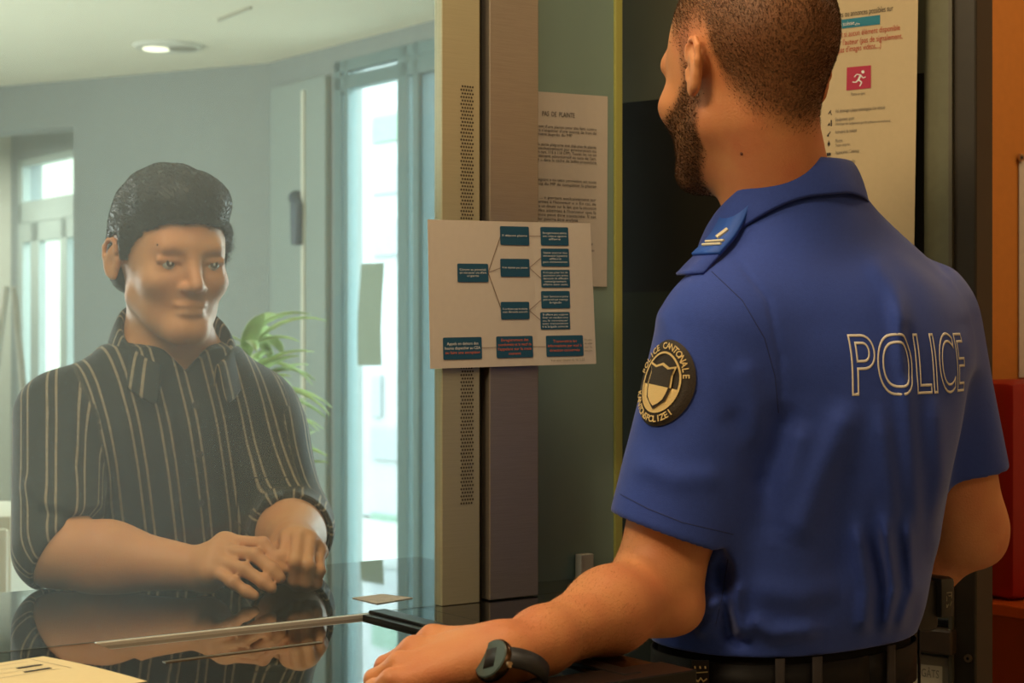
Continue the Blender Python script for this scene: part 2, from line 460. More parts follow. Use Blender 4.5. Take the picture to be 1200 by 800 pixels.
# right wall of the hall, split around its window
kw0, kw1 = wk(392, 300)[0], -1.35
zt = wk(437, 62)[1]
mbw = MB()
mbw.fbox(WR, kw0, k_corner+.1, -.14, 0, 0, H)
mbw.fbox(WR, kw1, kw0, -.14, 0, zt, H)
mbw.fbox(WR, -1.75, kw1, -.14, 0, 0, H); mbw.fbox(WR, -2.95, -1.75, -.14, 0, 2.45, H); mbw.fbox(WR, -3.4, -2.95, -.14, 0, 0, H)
struct('wall_right', mbw, M['hall_wall'])
# back wall with its free end, header over the alcove
bd = (c2-c1)/np.linalg.norm(c2-c1); bn = np.array([bd[1], -bd[0]])
bn = bn if bn[1] > 0 else -bn
BW = lambda u, v, z: (*(c1+bd*u+bn*v), z)
Lb = float(np.linalg.norm(c2-c1))
mb = MB(); mb.fbox(BW, 0, Lb, 0, .15, 0, H); mb.fbox(BW, Lb, Lb+3.2, 0, .15, 2.38, H)
struct('wall_back', mb, M['hall_wall'])
# alcove
ka, kb = ak(86, 300)[0]-.35, ak(22, 300)[0]
zh = ak(57, 181)[1]
mb = MB(); mb.fbox(WA, ka-1.2, ka, -.14, 0, 0, H); mb.fbox(WA, ka, kb, -.14, 0, zh, H); mb.fbox(WA, kb, kb+.6, -.14, 0, 0, H)
struct('wall_alcove', mb, M['hall_wall'])
e0 = A0+WD*(kb+.12)
wall('wall_far', e0, e0+np.array([-2.6, -.35]), mat('pale_far_wall_paint', (196, 200, 186), .7), side=-1)
wall('wall_left', (-4.7, 10.6), (-4.7, 3.4), M['hall_wall'], side=-1)
wall('wall_front', (-4.7, 3.4), (-1.75, .94), M['hall_wall'], side=-1)
# officer side
wall('wall_office_left', (-1.75, .94), (-1.75, -1.8), M['office_wall'], side=-1)
wall('wall_office_rear', (-1.75, -1.8), (2.3, -1.8), M['office_wall'], side=-1)
wall('wall_office_right', (2.3, -1.8), (1.75, 3.8), M['office_wall'], side=-1)
OW0 = np.array([(1170-600)/FPX*3.2, 3.2])
def OW(s, t, z): q = OW0+U*s+N*t; return (q[0], q[1], z)
s_post = float((np.array([.19, 2.69])-OW0)@U)
struct('wall_orange', MB().fbox(OW, s_post, 1.02, 0, .1, 0, H), M['orange'])

# floor and ceiling follow the plan of both rooms
plan = [(-1.8, -1.85), (2.35, -1.85), (1.80, 3.85)] + [tuple(WR(k, -.14, 0)[:2]) for k in (-3.4, k_corner+.1)] + [tuple(WA(ka-1.2, -.1, 0)[:2]), tuple(WA(kb+.6, -.14, 0)[:2]), (-4.8, 10.7), (-4.8, 3.4), (-1.8, .9)]
def slab(name, z0, z1, m):
    n = len(plan); V = [(*p, z0) for p in plan]+[(*p, z1) for p in plan]
    F = [tuple(range(n))[::-1], tuple(range(n, 2*n))]+[(i, (i+1) % n, n+(i+1) % n, n+i) for i in range(n)]
    o = link(name, pydata(name, V, F), m); o['kind'] = 'structure'; return o
slab('floor', -.1, 0, M['floor']); slab('ceiling', H, H+.1, M['hall_ceiling'])
g_ = MB().box((-9, 3, -.35), (12, 30, -.12)).build('ground', mat('pale_pavement', (170, 170, 164), .9, noise=.05)); g_['kind'] = 'structure'

# window of the right wall
def bars(mb, fr, lst, d0, d1):
    for k0, k1, z0, z1 in lst: mb.fbox(fr, min(k0, k1), max(k0, k1), d0, d1, z0, z1, .004)
K = lambda x: wk(x, 300)[0]
z_bar0, z_bar1 = wk(437, 98)[1], wk(437, 81)[1]
fr1 = thing('window_1', WR(K(450), 0, 0), None, None); fr1['kind'] = 'structure'
fw = MB()
bars(fw, WR, [(K(392), K(400), 0, zt), (K(404), K(408), 0, zt), (K(466), K(478), 0, zt), (K(484), K(491), 0, zt), (K(392), kw1, zt-.05, zt), (K(392), kw1, z_bar0, z_bar1),
              (K(392), kw1, 0, .08), (kw1, kw1+.06, 0, zt)], -.045, .004)
fw.build('window_frame', M['winframe'], fr1)
gp = MB(); gp.fbox(WR, K(404), K(400), -.02, -.014, .08, zt-.05); gp.fbox(WR, K(466), K(408), -.02, -.014, .08, zt-.05); gp.fbox(WR, K(484), K(478), -.02, -.014, .08, zt-.05)
gp.build('pane', M['pane'], fr1)
tp = MB(); tp.fbox(WR, kw1+.06, K(491), -.02, -.014, .08, z_bar0); tp.build('frosted_pane', M['frost'], fr1, label='teal frosted pane')
tq = MB(); tq.fbox(WR, kw1+.06, K(466), -.06, .0, z_bar1, zt-.05); tq.build('header_panel', M['winframe'], fr1)
fr3 = thing('added_window', WR(-2.35, 0, 0), None, None); fr3['kind'] = 'structure'  # unseen window added as an opening for the hall fill light
fw = MB(); bars(fw, WR, [(-2.95, -2.89, 0, 2.45), (-1.81, -1.75, 0, 2.45), (-2.95, -1.75, 2.40, 2.45), (-2.95, -1.75, 0, .08)], -.10, .0); fw.build('window_frame', M['winframe'], fr3)
MB().fbox(WR, -2.89, -1.81, -.05, -.042, .08, 2.40).build('pane', M['pane'], fr3)
# a door leaf in the corner with its edge trim and handle
dk = thing('door_1', WR(K(350), 0, 0), None, None); dk['kind'] = 'structure'
MB().fbox(WR, K(388), K(324), .002, .03, 0, wk(350, 98)[1], .004).build('leaf', mat('grey_green_door', (146, 160, 156), .6), dk)
MB().fbox(WR, K(365), K(362), .03, .04, .05, wk(350, 110)[1]).build('edge_trim', M['whitepaint'], dk)
dh = MB(); za, zb = wk(353, 234)[1], wk(353, 288)[1]
dh.tube([WR(K(356), .03, za-.02), WR(K(359), .05, za), WR(K(361), .055, za-.03), WR(K(361), .055, zb)], [.03, .035, .03, .025], 10)
dh.build('door_handle', mat('dark_blue_grey_handle', (70, 86, 100), .5), dk, True)

# alcove window
KA = lambda x: ak(x, 300)[0]
fr2 = thing('window_2', WA(KA(57), 0, 0), None, None); fr2['kind'] = 'structure'
zb0, zb1 = ak(57, 258)[1], ak(57, 232)[1]
fw = MB()
bars(fw, WA, [(KA(22), KA(27), 0, zh), (ka, kb, zh-.04, zh), (ka, kb, zb0, zb1), (ka, kb, 0, .08), (ka, ka+.05, 0, zh)], -.045, .006)
bars(fw, WA, [(KA(36), KA(46), 0, zb0), (KA(71), KA(79), 0, zb0), (ka, kb, zb0-.11, zb0)], -.04, .004)
fw.build('window_frame', mat('pale_window_frame', (168, 182, 176), .5), fr2)
MB().fbox(WA, ka, kb, -.05, -.042, .06, zh-.03).build('pane', M['pane'], fr2)

# ------------------------------------------------------------------ outdoors
fo = thing('building', (0, 14.2, 0), 'pale sunlit building seen outside through the tall hall window', 'building')
FB = lambda a, b, z: (*(np.array([1.2, 11.2])+WD*a-WN*b), z)
MB().fbox(FB, -2, 9, 0, .4, -.1, 7).build('wall', M['facade'], fo)
def fpx(x, y): p = hit(x, y, np.array([1.2, 11.2]), WN); return float((p[:2]-np.array([1.2, 11.2]))@WD), p[2]
for (x0, y0, x1, y1, mm) in ((439, 138, 470, 163, 'facadegreen'), (439, 198, 470, 225, 'facadewin'), (439, 260, 470, 298, 'facadewin'), (438, 440, 449, 488, 'facadewin'), (438, 500, 470, 540, 'facadewin'), (438, 600, 470, 634, 'facadegreen')):
    a0, zA = fpx(x0, y0); a1, zB = fpx(x1, y1)
    o = MB().fbox(FB, min(a0, a1), max(a0, a1), -.03, .05, min(zA, zB), max(zA, zB)).build('window', M[mm], fo)
fo2 = MB().fbox(lambda a, b, z: (*(np.array([-4.6, 17.0])+WD*a-WN*b), z), -1.2, 5, 0, .4, -.1, 8).build('neighbouring_building', mat('cream_facade', (150, 152, 134), .8))
tag(fo2, 'cream building outside the narrow alcove window at far left', 'building')

# ------------------------------------------------------------------ glass, jambs and panels
s515, s565, s570, s628 = s_at(515), s_at(565), s_at(570.5), s_at(628)
gl = MB().fbox(G, -1.45, s515+.004, -.002, .006, CZ+.001, H).build('glass_screen', M['counterglass'])
tag(gl, 'large hazy counter glass between visitor and officer', 'glass screen')

jt = thing('steel_jamb', G(s_at(540), 0, CZ), 'greenish metal jamb with perforated speaking strip beside the glass', 'jamb')
jm = MB(); jm.fbox(G, s515, s_at(559), -.006, .012, CZ, H, .001); jm.build('face_plate', M['jamb'], jt)
MB().fbox(G, s_at(559)+.0005, s565, .004, .012, CZ, H).build('return_strip', M['groove'], jt)
MB().fbox(G, s565, s570, .012, .02, CZ, H).build('shadow_groove', M['blackframe'], jt)
hx = MB()                                       # perforations of the strip: staggered holes
sa, sb = s_at(536.5), s_at(551.5); za, zb = hit(543, 100, G0, N)[2], hit(543, 591, G0, N)[2]
def dots():
    V, F = [], []; rows = 118; cols = 5
    for r in range(rows):
        for c in range(cols):
            ss = sa+(sb-sa)*(c+.25+.5*(r % 2))/cols; zz = zb+(za-zb)*(r+.5)/rows
            b = len(V); V += [G(ss+.0014*math.cos(q), -.0064, zz+.0014*math.sin(q)) for q in [k*math.pi/4 for k in range(8)]]
            F.append(tuple(range(b, b+8)))
    return pydata('perforation', V, F)
link('perforation', dots(), mat('dark_perforation', (62, 52, 34), .8), jt)

pl = thing('steel_pillar', G((s570+s628)/2, 0, CZ), 'brushed steel pillar cover right of the perforated jamb', 'pillar')
MB().fbox(G, s570, s628, -.006, .05, CZ+.001, H, .0015).build('cover', M['steel'], pl)

t_p = .1
s728 = s_at(719, t_p)
gp_ = thing('wall_panel', G(s_at(675, t_p), t_p, CZ), 'green-grey metal wall panel carrying the complaint notice', 'panel')
MB().fbox(G, s_at(622, t_p), s728, t_p, t_p+.012, 0, H).build('sheet', M['panel'], gp_)
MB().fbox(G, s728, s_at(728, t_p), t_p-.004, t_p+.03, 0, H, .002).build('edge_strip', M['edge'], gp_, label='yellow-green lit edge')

e_ = hit(727, 400, G0+N*t_p, N)
MBt = MB(); MBt.fbox(G, s_at(728, t_p)-.004, s_at(728, t_p)+.0, t_p+.031, t_p+.30, 0, H); struct('trim_1', MBt, M['dark2'])
# dark wall that carries the long notice, running towards the camera
D0 = np.array([.504, 2.45]); DD = np.array([.8, -.6]); DN = np.array([-.6, -.8])
def DW(k, d, z): q = D0+DD*k+DN*d; return (q[0], q[1], z)
def dk_(x, y, d=0.): p = hit(x, y, D0+DN*d, DN); return float((p[:2]-D0)@DD), p[2]
dk0, dk1 = dk_(726, 300)[0]-.02, dk_(1083, 300)[0]
kd_end = dk_(1119, 300)[0]
dt = thing('dark_screen_wall', DW(-.2, 0, 0), 'dark olive glazed screen behind the officer', 'screen')
z1_, z2_ = dk_(755, 118)[1], dk_(755, 342)[1]  # one screen; its reflections are painted as three stacked tones
MB().fbox(DW, dk0, dk1, -.03, 0, z1_, H).build('upper_reflection', M['olive_reflection'], dt, label='lighter olive reflection painted on the upper screen')
MB().fbox(DW, dk0, dk1, -.03, -.001, z2_, z1_).build('middle_reflection', M['dark2'], dt, label='black reflection painted on the middle of the screen')
MB().fbox(DW, dk0, dk1, -.03, 0, 0, z2_).build('lower_reflection', mat('green_reflection_glass', (50, 52, 34), .3, .1), dt, label='dark green reflection painted on the lower screen')
MB().fbox(DW, dk1, kd_end, -.03, 0, 0, H).build('side_panel', M['olive'], dt, label='olive grey side strip')
pp = thing('door_post', DW(kd_end+.02, 0, 0), 'dark bronze metal post between olive strip and orange wall', 'post')
kp0, kp1 = kd_end, dk_(1148, 300)[0]
pm = MB(); pm.fbox(DW, kp0, kp1, -.05, .012, 0, H, .003); pm.build('post', M['post'], pp)
MB().fbox(DW, kp0-.001, kp0+.004, .012, .02, 0, H).build('bead', mat('pale_bead', (92, 88, 72), .4, .4), pp)
ks, zs = dk_(1135, 771, .012)
sc = MB(); sc.disc(DW(ks, .012, zs), (*DN, 0), .0055, .003, 20); so = sc.build('screw', M['chrome'], pp)
MB().disc(DW(ks, .0152, zs), (*DN, 0), .0022, .0005, 6).build('screw_socket', M['blackframe'], so)
# low rail and framed label beside the officer
rl = thing('storage_rail', DW(.03, .01, .9), 'dark brown rail low on the dark screen by the post', 'rail')
k0, zr0 = dk_(1040, 772, .02); k1, zr1 = dk_(1118, 728, .02)
zr = (dk_(1090, 735, .02)[1], dk_(1090, 764, .02)[1])
MB().fbox(DW, k0, k1, .001, .03, zr[1], zr[0], .003).build('board', M['rail'], rl)
MB().fbox(DW, k0, k1, .001, .012, zr[0]+.004, zr[0]+.012, .001).build('lip', M['blackframe'], rl)
ka0, zl0 = dk_(1062, 790, .01); ka1, zl1 = dk_(1111, 766, .01)
zl1 = dk_(1095, 769, .01)[1]; wl = ka1-ka0+.06
lb = thing('framed_label', DW(ka1, .01, zl1-.05), 'small grey framed label under the brown rail', 'label')
MB().fbox(DW, ka1-wl, ka1, .001, .008, zl1-.12, zl1, .001).build('frame', M['labelframe'], lb)
lf = lambda u, v: DW(ka1-wl+u, .0088, zl1-.12+v)
rect_print('card', [(.008, .008, wl-.009, .107)], lambda u, v: DW(ka1-wl+u, .0084, zl1-.12+v), mat('pale_label_card', (196, 184, 154), .7), lb)
printed('lettering', [('TOUS DEGÂTS', wl-.014, .09, .016, 'r', .07)], lf, M['inkgrey'], lb)
seg_rects([((wl-.05, .06), (wl-.025, .062)), ((wl-.08, .04), (wl-.02, .04))], .002, lf, 'printed_line', M['inkgrey'], lb)

# ------------------------------------------------------------------ counter
ct = thing('service_counter', G(.1, 0, 0), 'polished black counter running under the glass screen', 'counter')
TE = .43; TB = -.49; SL, SR = -1.45, s_at(735, t_p)
ts0, ts1, tt0, tt1 = .105, .452, -.455, -.0065
MB().fbox(G, SL, s_at(640, t_p), .0045, TE, CZ-.03, CZ, .0015).build('visitor_slab', M['blackglass'], ct)
cm = MB()
cm.fbox(G, SL, ts0, TB, .002, CZ-.03, CZ, .001); cm.fbox(G, ts1+.024, .53, TB, .002, CZ-.03, CZ, .001); cm.fbox(G, .53, SR, -.165, .002, CZ-.03, CZ)
cm.fbox(G, s628+.003, SR, .0025, t_p-.001, CZ-.03, CZ-.0002)
cm.build('officer_slab', M['blackglass'], ct)
MB().fbox(G, ts0, ts1, tt1+.002, .002, CZ-.03, CZ+.0005, .001).build('steel_strip', M['strip'], ct)
MB().fbox(G, ts0, ts1, tt0, tt1+.002, CZ-.03, CZ-.004).build('tray_floor', M['blackglass'], ct)
ga = on_counter(192, 776, CZ-.004); gb = on_counter(376, 752.5, CZ-.004); gs0, gt0 = st(ga); gs1, gt1 = st(gb)
MB().hexa([G(gs0, gt0-.004, CZ-.0042), G(gs1, gt1-.004, CZ-.0042), G(gs1, gt1+.004, CZ-.0042), G(gs0, gt0+.004, CZ-.0042), G(gs0, gt0-.004, CZ-.0032), G(gs1, gt1-.004, CZ-.0032), G(gs1, gt1+.004, CZ-.0032), G(gs0, gt0+.004, CZ-.0032)]).build('tray_reflection', mat('grey_edge_reflection', (150, 146, 130), .3, .9), ct)  # thin strip drawing the steel edge mirrored in the tray
fb = MB(); fb.fbox(G, ts1, ts1+.024, TB, .0, CZ-.03, CZ+.004, .0015); fb.fbox(G, ts0, .53, TB-.02, tt0, CZ-.06, CZ+.003, .0015)
fb.fbox(G, ts1-.012, ts1, tt0, tt1, CZ-.02, CZ+.0005, .001)
fb.build('tray_frame', M['blackframe'], ct)
MB().fbox(G, SL, .52, TB+.1, TE-.12, 0, CZ-.03).build('base_cabinet', mat('dark_cabinet', (40, 38, 36), .5), ct)

# flat speckled card on the visitor side
cA, cB, cC, cD = [on_counter(x, y, CZ+.001) for x, y in ((413, 700), (448, 695.5), (484, 700), (442, 707))]
cd = pydata('speckled_card', [*[tuple(q) for q in (cA, cD, cC, cB)], *[(q[0], q[1], q[2]-.0009) for q in (cA, cD, cC, cB)]], [(0, 1, 2, 3), (7, 6, 5, 4), (0, 4, 5, 1), (1, 5, 6, 2), (2, 6, 7, 3), (3, 7, 4, 0)])
tag(link('speckled_card', cd, mat('pinkish_card', (206, 190, 178), .8, noise=.35, nscale=160)), 'small pinkish card lying on the counter behind the glass', 'card')
# form at lower left on the officer side
f0 = on_counter(30, 765, CZ+.0015); f1 = on_counter(172, 798, CZ+.0015)
ex = (f1-f0)/np.linalg.norm(f1-f0); ey = np.array([-ex[1], ex[0], 0]); ex3 = ex
fmr = thing('paper_form', f0, 'cream printed form lying on the counter at lower left', 'paper')
def ff(u, v, d=0.): q = f1-ex*.0+(-ex3)*u-ey*v; return (q[0], q[1], CZ+.0018+d+.002*math.sin(min(1, u/.21)*3.1))
sheet('page', lambda u, v, d: ff(u, v, d), .297*.62, .21, M['paper2'], fmr)
fp = lambda u, v: ff(u, v, .0006)
seg_rects([((.105+.02*i, .03), (.105+.02*i, .03+L)) for i, L in enumerate((.07, .1, .06, .09))]+[((.1, .02), (.176, .02))], .0009, fp, 'printed_line', M['inkgrey'], fmr)
rect_print('printed_mark', [(.135, .03, .141, .058), (.112, .034, .118, .064)], fp, M['ink'], fmr)
# small white card at the foot of the panel
wc = G(s_at(690, t_p), t_p, CZ)
q0 = hit(675, 649, G0+N*(t_p-.004), N); q1 = hit(700, 646, G0+N*(t_p-.004), N)
tag(MB().fbox(G, st(q0)[0], st(q0)[0]+.022, t_p-.016, t_p-.002, CZ+.0005, q0[2], .001).build('note_block', mat('white_note_block', (200, 194, 176), .8)), 'small white note block standing at the foot of the green-grey panel', 'note block')

# ------------------------------------------------------------------ notices
# flow chart taped across the glass edge and the pillar
tF = -.010
cor = [np.array(hit(x, y, G0+N*tF, N)) for x, y in ((504, 432), (693, 426), (686, 262), (501, 257))]
def FL(u, v, d=0.):                            # u, v in 0..1
    q = (cor[0]*(1-u)+cor[1]*u)*(1-v)+(cor[3]*(1-u)+cor[2]*u)*v
    b = .010*max(0, (u-.655)/.345)
    q = q.copy(); q[:2] += -N*(d+b+.0005)
    return tuple(q)
fl = thing('flow_chart_sheet', FL(.5, 0), 'white sheet with a teal flow chart taped across glass edge and pillar', 'notice')
sheet('page', lambda u, v, d: FL(u, v, d), 1, 1, M['paper'], fl, 20, 8)
fz = lambda u, v: FL(u, v, .0007); fy = lambda u, v: FL(u, v, .0011)
def uv(x, y):                                  # chart positions measured on an 884 x 800 enlargement
    x0 = 44+(y-30)/740*15; x1 = 826+(y-50)/700*34
    yt = 30+(x-44)/782*24; yb = 768-(x-59)/800*24
    return (x-x0)/(x1-x0), 1-(y-yt)/(yb-yt)
bx = [(184, 250, 330, 340), (390, 68, 531, 157), (392, 227, 534, 314), (395, 438, 534, 525), (590, 73, 718, 160), (593, 178, 722, 264), (594, 282, 726, 368), (595, 386, 727, 471), (592, 489, 728, 575), (118, 611, 300, 724), (374, 606, 552, 716), (620, 603, 792, 709)]
boxes = []
for x0, y0, x1, y1 in bx:
    a = uv(x0, y1); b = uv(x1, y0); boxes.append(rect_print('chart_box', [(a[0], a[1], b[0], b[1])], fz, M['teal'], fl, rad=.008))
for a, b in (((332, 290), (390, 115)), ((332, 293), (393, 270)), ((332, 297), (396, 475)), ((531, 114), (590, 115)), ((536, 270), (593, 220)), ((536, 272), (594, 325)), ((536, 480), (595, 428)), ((536, 482), (592, 530)), ((300, 665), (376, 663)), ((552, 660), (622, 660))): seg_rects([(uv(*a), uv(*b))], .0035, fz, 'chart_line', M['brownink'], fl)
tx = [["Citoyen au poste/tél.", "qui veut poser une affaire", "urgente"], ["Il dépose plainte"], ["Il ne dépose pas plainte"], ["Il ne dépose pas de plainte", "mais demande une info"], ["Enregistrement plainte", "avec saisie et signature", "affaire"], ["Saisie journal des", "évènements (signature)", "affaire", "puis transmission"], ["Il n'a pas pour but de", "poursuivre une action", "demande de difficulté", "renseignement", "affaire sans suite"], ["Saisir l'annonce au poste", "puis envoi par message", "brigade"], ["Si affaire pas urgente", "fixer un rendez-vous", "ou le convoquer", "avec transmission", "à la brigade suivante"]]
low = [[("Appels en dehors des", 'w'), ("heures dispatcher au CEA", 'w'), ("ou faire une exception", 'o')], [("Enregistrement des", 'o'), ("coordonnées et le motif de", 'o'), ("l'appelant sur la main", 'o'), ("courante", 'o')], [("Transmettre les", 'o'), ("informations par mail à", 'o'), ("direction concernée", 'o')]]
for bi, ((x0, y0, x1, y1), ls) in enumerate(zip(bx, tx+low)):
    n = len(ls); up = bi < 9; hh = min(15, (y1-y0)*.86/n) if up else 22; its = {'w': [], 'o': []}
    for i, t in enumerate(ls):
        t, c = (t, 'w') if up else t
        yy = (y0+y1)/2+(i-n/2+.72)*hh; u_, v_ = uv((x0+x1)/2, yy)
        its[c].append((t, u_, v_, hh*.95/740, 'c', min((.88 if up else .92)*(x1-x0), 8.0*len(t)*hh/15 if up else 7.4*len(t))/790))
    if its['w']: printed('box_text', its['w'], fy, M['white'], boxes[bi])
    if its['o']: printed('highlighted_text', its['o'], fy, M['orangeink'], boxes[bi], 'orange text')
hw = [("Pas plus", *uv(800, 630)), ("de délai", *uv(800, 648)), ("sur la", *uv(800, 666)), ("main", *uv(800, 684))]
printed('handwriting', [(t, u_, v_, .018, 'l', .045) for t, u_, v_ in hw]+[("Voir aussi classeur du 16.12.22", *uv(640, 733), .024, 'l', .2)], fy, M['inkgrey'], fl, 'grey handwriting')

# complaint notice on the green-grey panel
pT = [np.array(hit(x, y, G0+N*(t_p-.002), N)) for x, y in ((600, 332), (711, 336), (712, 113), (600, 105))]
def PA(u, v, d=0.):
    q = (pT[0]*(1-u)+pT[1]*u)*(1-v)+(pT[3]*(1-u)+pT[2]*u)*v
    q = q.copy(); q[:2] += -N*(d+.0004); return tuple(q)
pa = thing('complaint_notice', PA(.5, 0), 'white typed complaint notice on the panel behind the pillar', 'notice')
sheet('page', lambda u, v, d: PA(u, v, d), 1, 1, M['paper'], pa, 4, 4)
def pv(x, y): return (x-600)/112, 1-(y-107-(x-628)*.06)/(225)
L_ = []
def line(t, x0, x1, y, size=.022, bold=False):
    a = pv(x0, y); b = pv(x1, y); L_.append((t, a[0], a[1]-size*.3, size, 'l', b[0]-a[0], bold))
line("PAS  DE  PLAINTE", 634, 672, 133, .036)
for t, x1, y in (("L'enregistrement d'une plainte pour des faits contre", 698, 146), ("inconnu devra s'acquitter d'une avance de frais de", 698, 150.5), ("l'enregistrement auprès du MP", 669, 155),
    ("En cas de MP, la partie plaignante doit déjà plus de plainte", 698, 167), ("les plaintes exclusivement par procuration ou", 698, 171.5), ("par notification (art. 115 à 118 CPP). Toutes les cas où", 698, 176), ("les délais fondement administratif au sens de l'art.", 698, 180.5), ("« intervenant » dans le cadre de ladite procédure", 698, 185),
    ("Celui-ci, le plaignant a ou cette permission est toute", 698, 208), ("à une instance du MP de compléter la plainte", 698, 213),
    ("Il précise « ... » portant exclusivement sur", 698, 229), ("sur des attentes à l'honneur « » En cas de", 698, 234), ("plainte, s'il y a un doute sur le fait que la situation", 698, 239), ("également des atteintes à l'honneur que la", 698, 244), ("la permanence peut être contactée. Il est", 698, 249), ("que le dossier pourra être analysé", 676, 254),
    ("Vaud", 694, 286), ("à votre", 696, 293.5)):
    line(t, 690 if t in ("Vaud", "à votre") else (606 if x1 > 680 or 'MP' in t or 'dossier' in t else 628), x1, y)
for a, b in ((0, 1), (1, 4), (4, 9), (9, 11), (11, 17), (17, 19)): printed('typed_text', L_[a:b], lambda u, v: PA(u, v, .0008), M['ink'], pa)

# long notice on the dark screen wall
def lpl(x, y): return np.array(hit(x, y, D0+DN*.03, DN))
# sheet corners: measured right edge, left edge hidden behind the officer
lc = [lpl(940, 345), lpl(1072, 275+30), lpl(1077, -34), lpl(946, -16)]
lp0, lu = lc[0], None
def LP(u, v, d=0.):
    q = (lc[0]*(1-u)+lc[1]*u)*(1-v)+(lc[3]*(1-u)+lc[2]*u)*v
    q = q.copy(); wv = .006*math.sin(u*2.6)*(1-.4*v); q[:2] += DN*(d+wv); return tuple(q)
ln = thing('long_notice', LP(.5, 0), 'long white notice with red pictogram hanging on the dark screen behind the officer', 'notice')
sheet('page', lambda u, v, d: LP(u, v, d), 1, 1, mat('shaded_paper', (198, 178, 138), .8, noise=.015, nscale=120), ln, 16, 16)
def lv(x, y):                                  # pixel -> sheet coordinates
    p = lpl(x, y); A = lc[1]-lc[0]; B = lc[3]-lc[0]
    # invert the bilinear map by iteration
    u_, v_ = .5, .5
    for _ in range(25):
        q = (lc[0]*(1-u_)+lc[1]*u_)*(1-v_)+(lc[3]*(1-u_)+lc[2]*u_)*v_; r = p-q
        Ju = (lc[1]-lc[0])*(1-v_)+(lc[2]-lc[3])*v_; Jv = (lc[3]-lc[0])*(1-u_)+(lc[2]-lc[1])*u_
        Jm = np.stack([Ju, Jv], 1); s_ = np.linalg.lstsq(Jm, r, rcond=None)[0]; u_ += s_[0]; v_ += s_[1]
    return u_, v_
def lline(t, x0, y0, x1, y1, size):            # baseline from pixel to pixel
    v, f = glyphs(t, 1.)
    a = np.array(lv(x0, y0)); b = np.array(lv(x1, y1)); X = v[:, 0].min(); wd = v[:, 0].max()-X
    return [tuple(a+(b-a)*(q[0]-X)/wd+np.array([0, q[1]*size])) for q in v], f
def lprint(name, lines, m, label=None, d=.0008):
    V, F = [], []
    for l in lines:
        v, f = lline(*l); b = len(V); V += v; F += [tuple(i+b for i in q) for q in f]
    return link(name, pydata(name, [LP(a, b_, d) for a, b_ in V], F), m, ln, False, label)
lprint('heading', [("Plaintes ou annonces possibles sur", 974, 22.5, 1048, 13.0, .028)], M['ink'])
lprint('red_text', [("uniquement si aucun élément disponible", 962, 47.5, 1056, 35.5, .028), ("d'identifier l'auteur (pas de signalement,", 962, 56.5, 1059, 45.5, .028), ("pas d'images vidéos,...)", 984, 62.5, 1034, 56.5, .028)], M['redink'], 'red printed text')
def quad(name, pts, m, d, label=None): return link(name, pydata(name, [LP(*lv(x, y), d) for x, y in pts], [tuple(range(len(pts)))]), m, ln, False, label)
quad('heading_bar', [(988, 34), (1033, 29), (1033, 18), (987, 23.5)], M['tealbar'], .0008, 'turquoise bar')
lprint('bar_text', [("suisse", 989.5, 31, 1003, 29.3, .02), ("ePolice", 1004, 30.4, 1009.5, 29.6, .012)], M['white'], None, .0014)
quad('pictogram_tile', [(993.5, 106.5), (1022.5, 103.5), (1022.5, 77), (994, 79.5)], M['crimson'], .0008, 'crimson square')
def runner():
    segs = [((1011, 88), (1008, 94), 2.2), ((1008, 94), (1012, 97), 1.6), ((1012, 97), (1009.5, 101.5), 1.3), ((1008, 94), (1005, 97), 1.6), ((1005, 97), (1001, 96.5), 1.2), ((1011, 88.5), (1006, 87.5), 1.2), ((1006, 87.5), (1003, 91), 1.1), ((1011, 89), (1013.5, 92), 1.2), ((1013.5, 92), (1016.5, 90.5), 1.1)]
    V, F = [], []
    for a, b, w_ in segs:
        a = np.array(a, float); b = np.array(b, float); n = np.array([-(b-a)[1], (b-a)[0]])/np.linalg.norm(b-a)*w_/2; k = len(V)
        V += [a+n, a-n, b-n, b+n]; F.append((k, k+1, k+2, k+3))
    k = len(V); V += [np.array([1013.3+1.9*math.cos(q), 84.8+1.9*math.sin(q)]) for q in [i*math.pi/6 for i in range(12)]]; F.append(tuple(range(k, k+12)))
    return pydata('running_figure', [LP(*lv(*p), .0014) for p in V], F)
link('running_figure', runner(), M['white'], ln, False, 'white running figure')
rows = [("Vol, dommage à plaque minéralogique d'un véhicule", 980.5, 132.5, 1039, 128), ("Equipement sport", 980.5, 142.5, 1003, 140.5), ("Dommages des équipements sportifs (utilisation de brochures)", 980.5, 147, 1045, 143), ("Instrument de musique", 980.5, 157, 1006, 154.5), ("Montre", 980.5, 167.5, 989, 166.8), ("Toutes catégories", 980.5, 172, 998, 170.6), ("Appareil photo / Caméscope", 980.5, 181, 1009, 178.5), ("Téléphone portable", 985, 193, 1004, 191), ("Autre objet", 990, 204, 1008, 202)]
lprint('list_text', [(t, a, b, c, d, .013 if 'utilis' in t or 'Toutes' in t else .018) for t, a, b, c, d in rows]+[("Plainte en ligne", 999, 112.5, 1015.5, 111, .014)], M['inkgrey'])
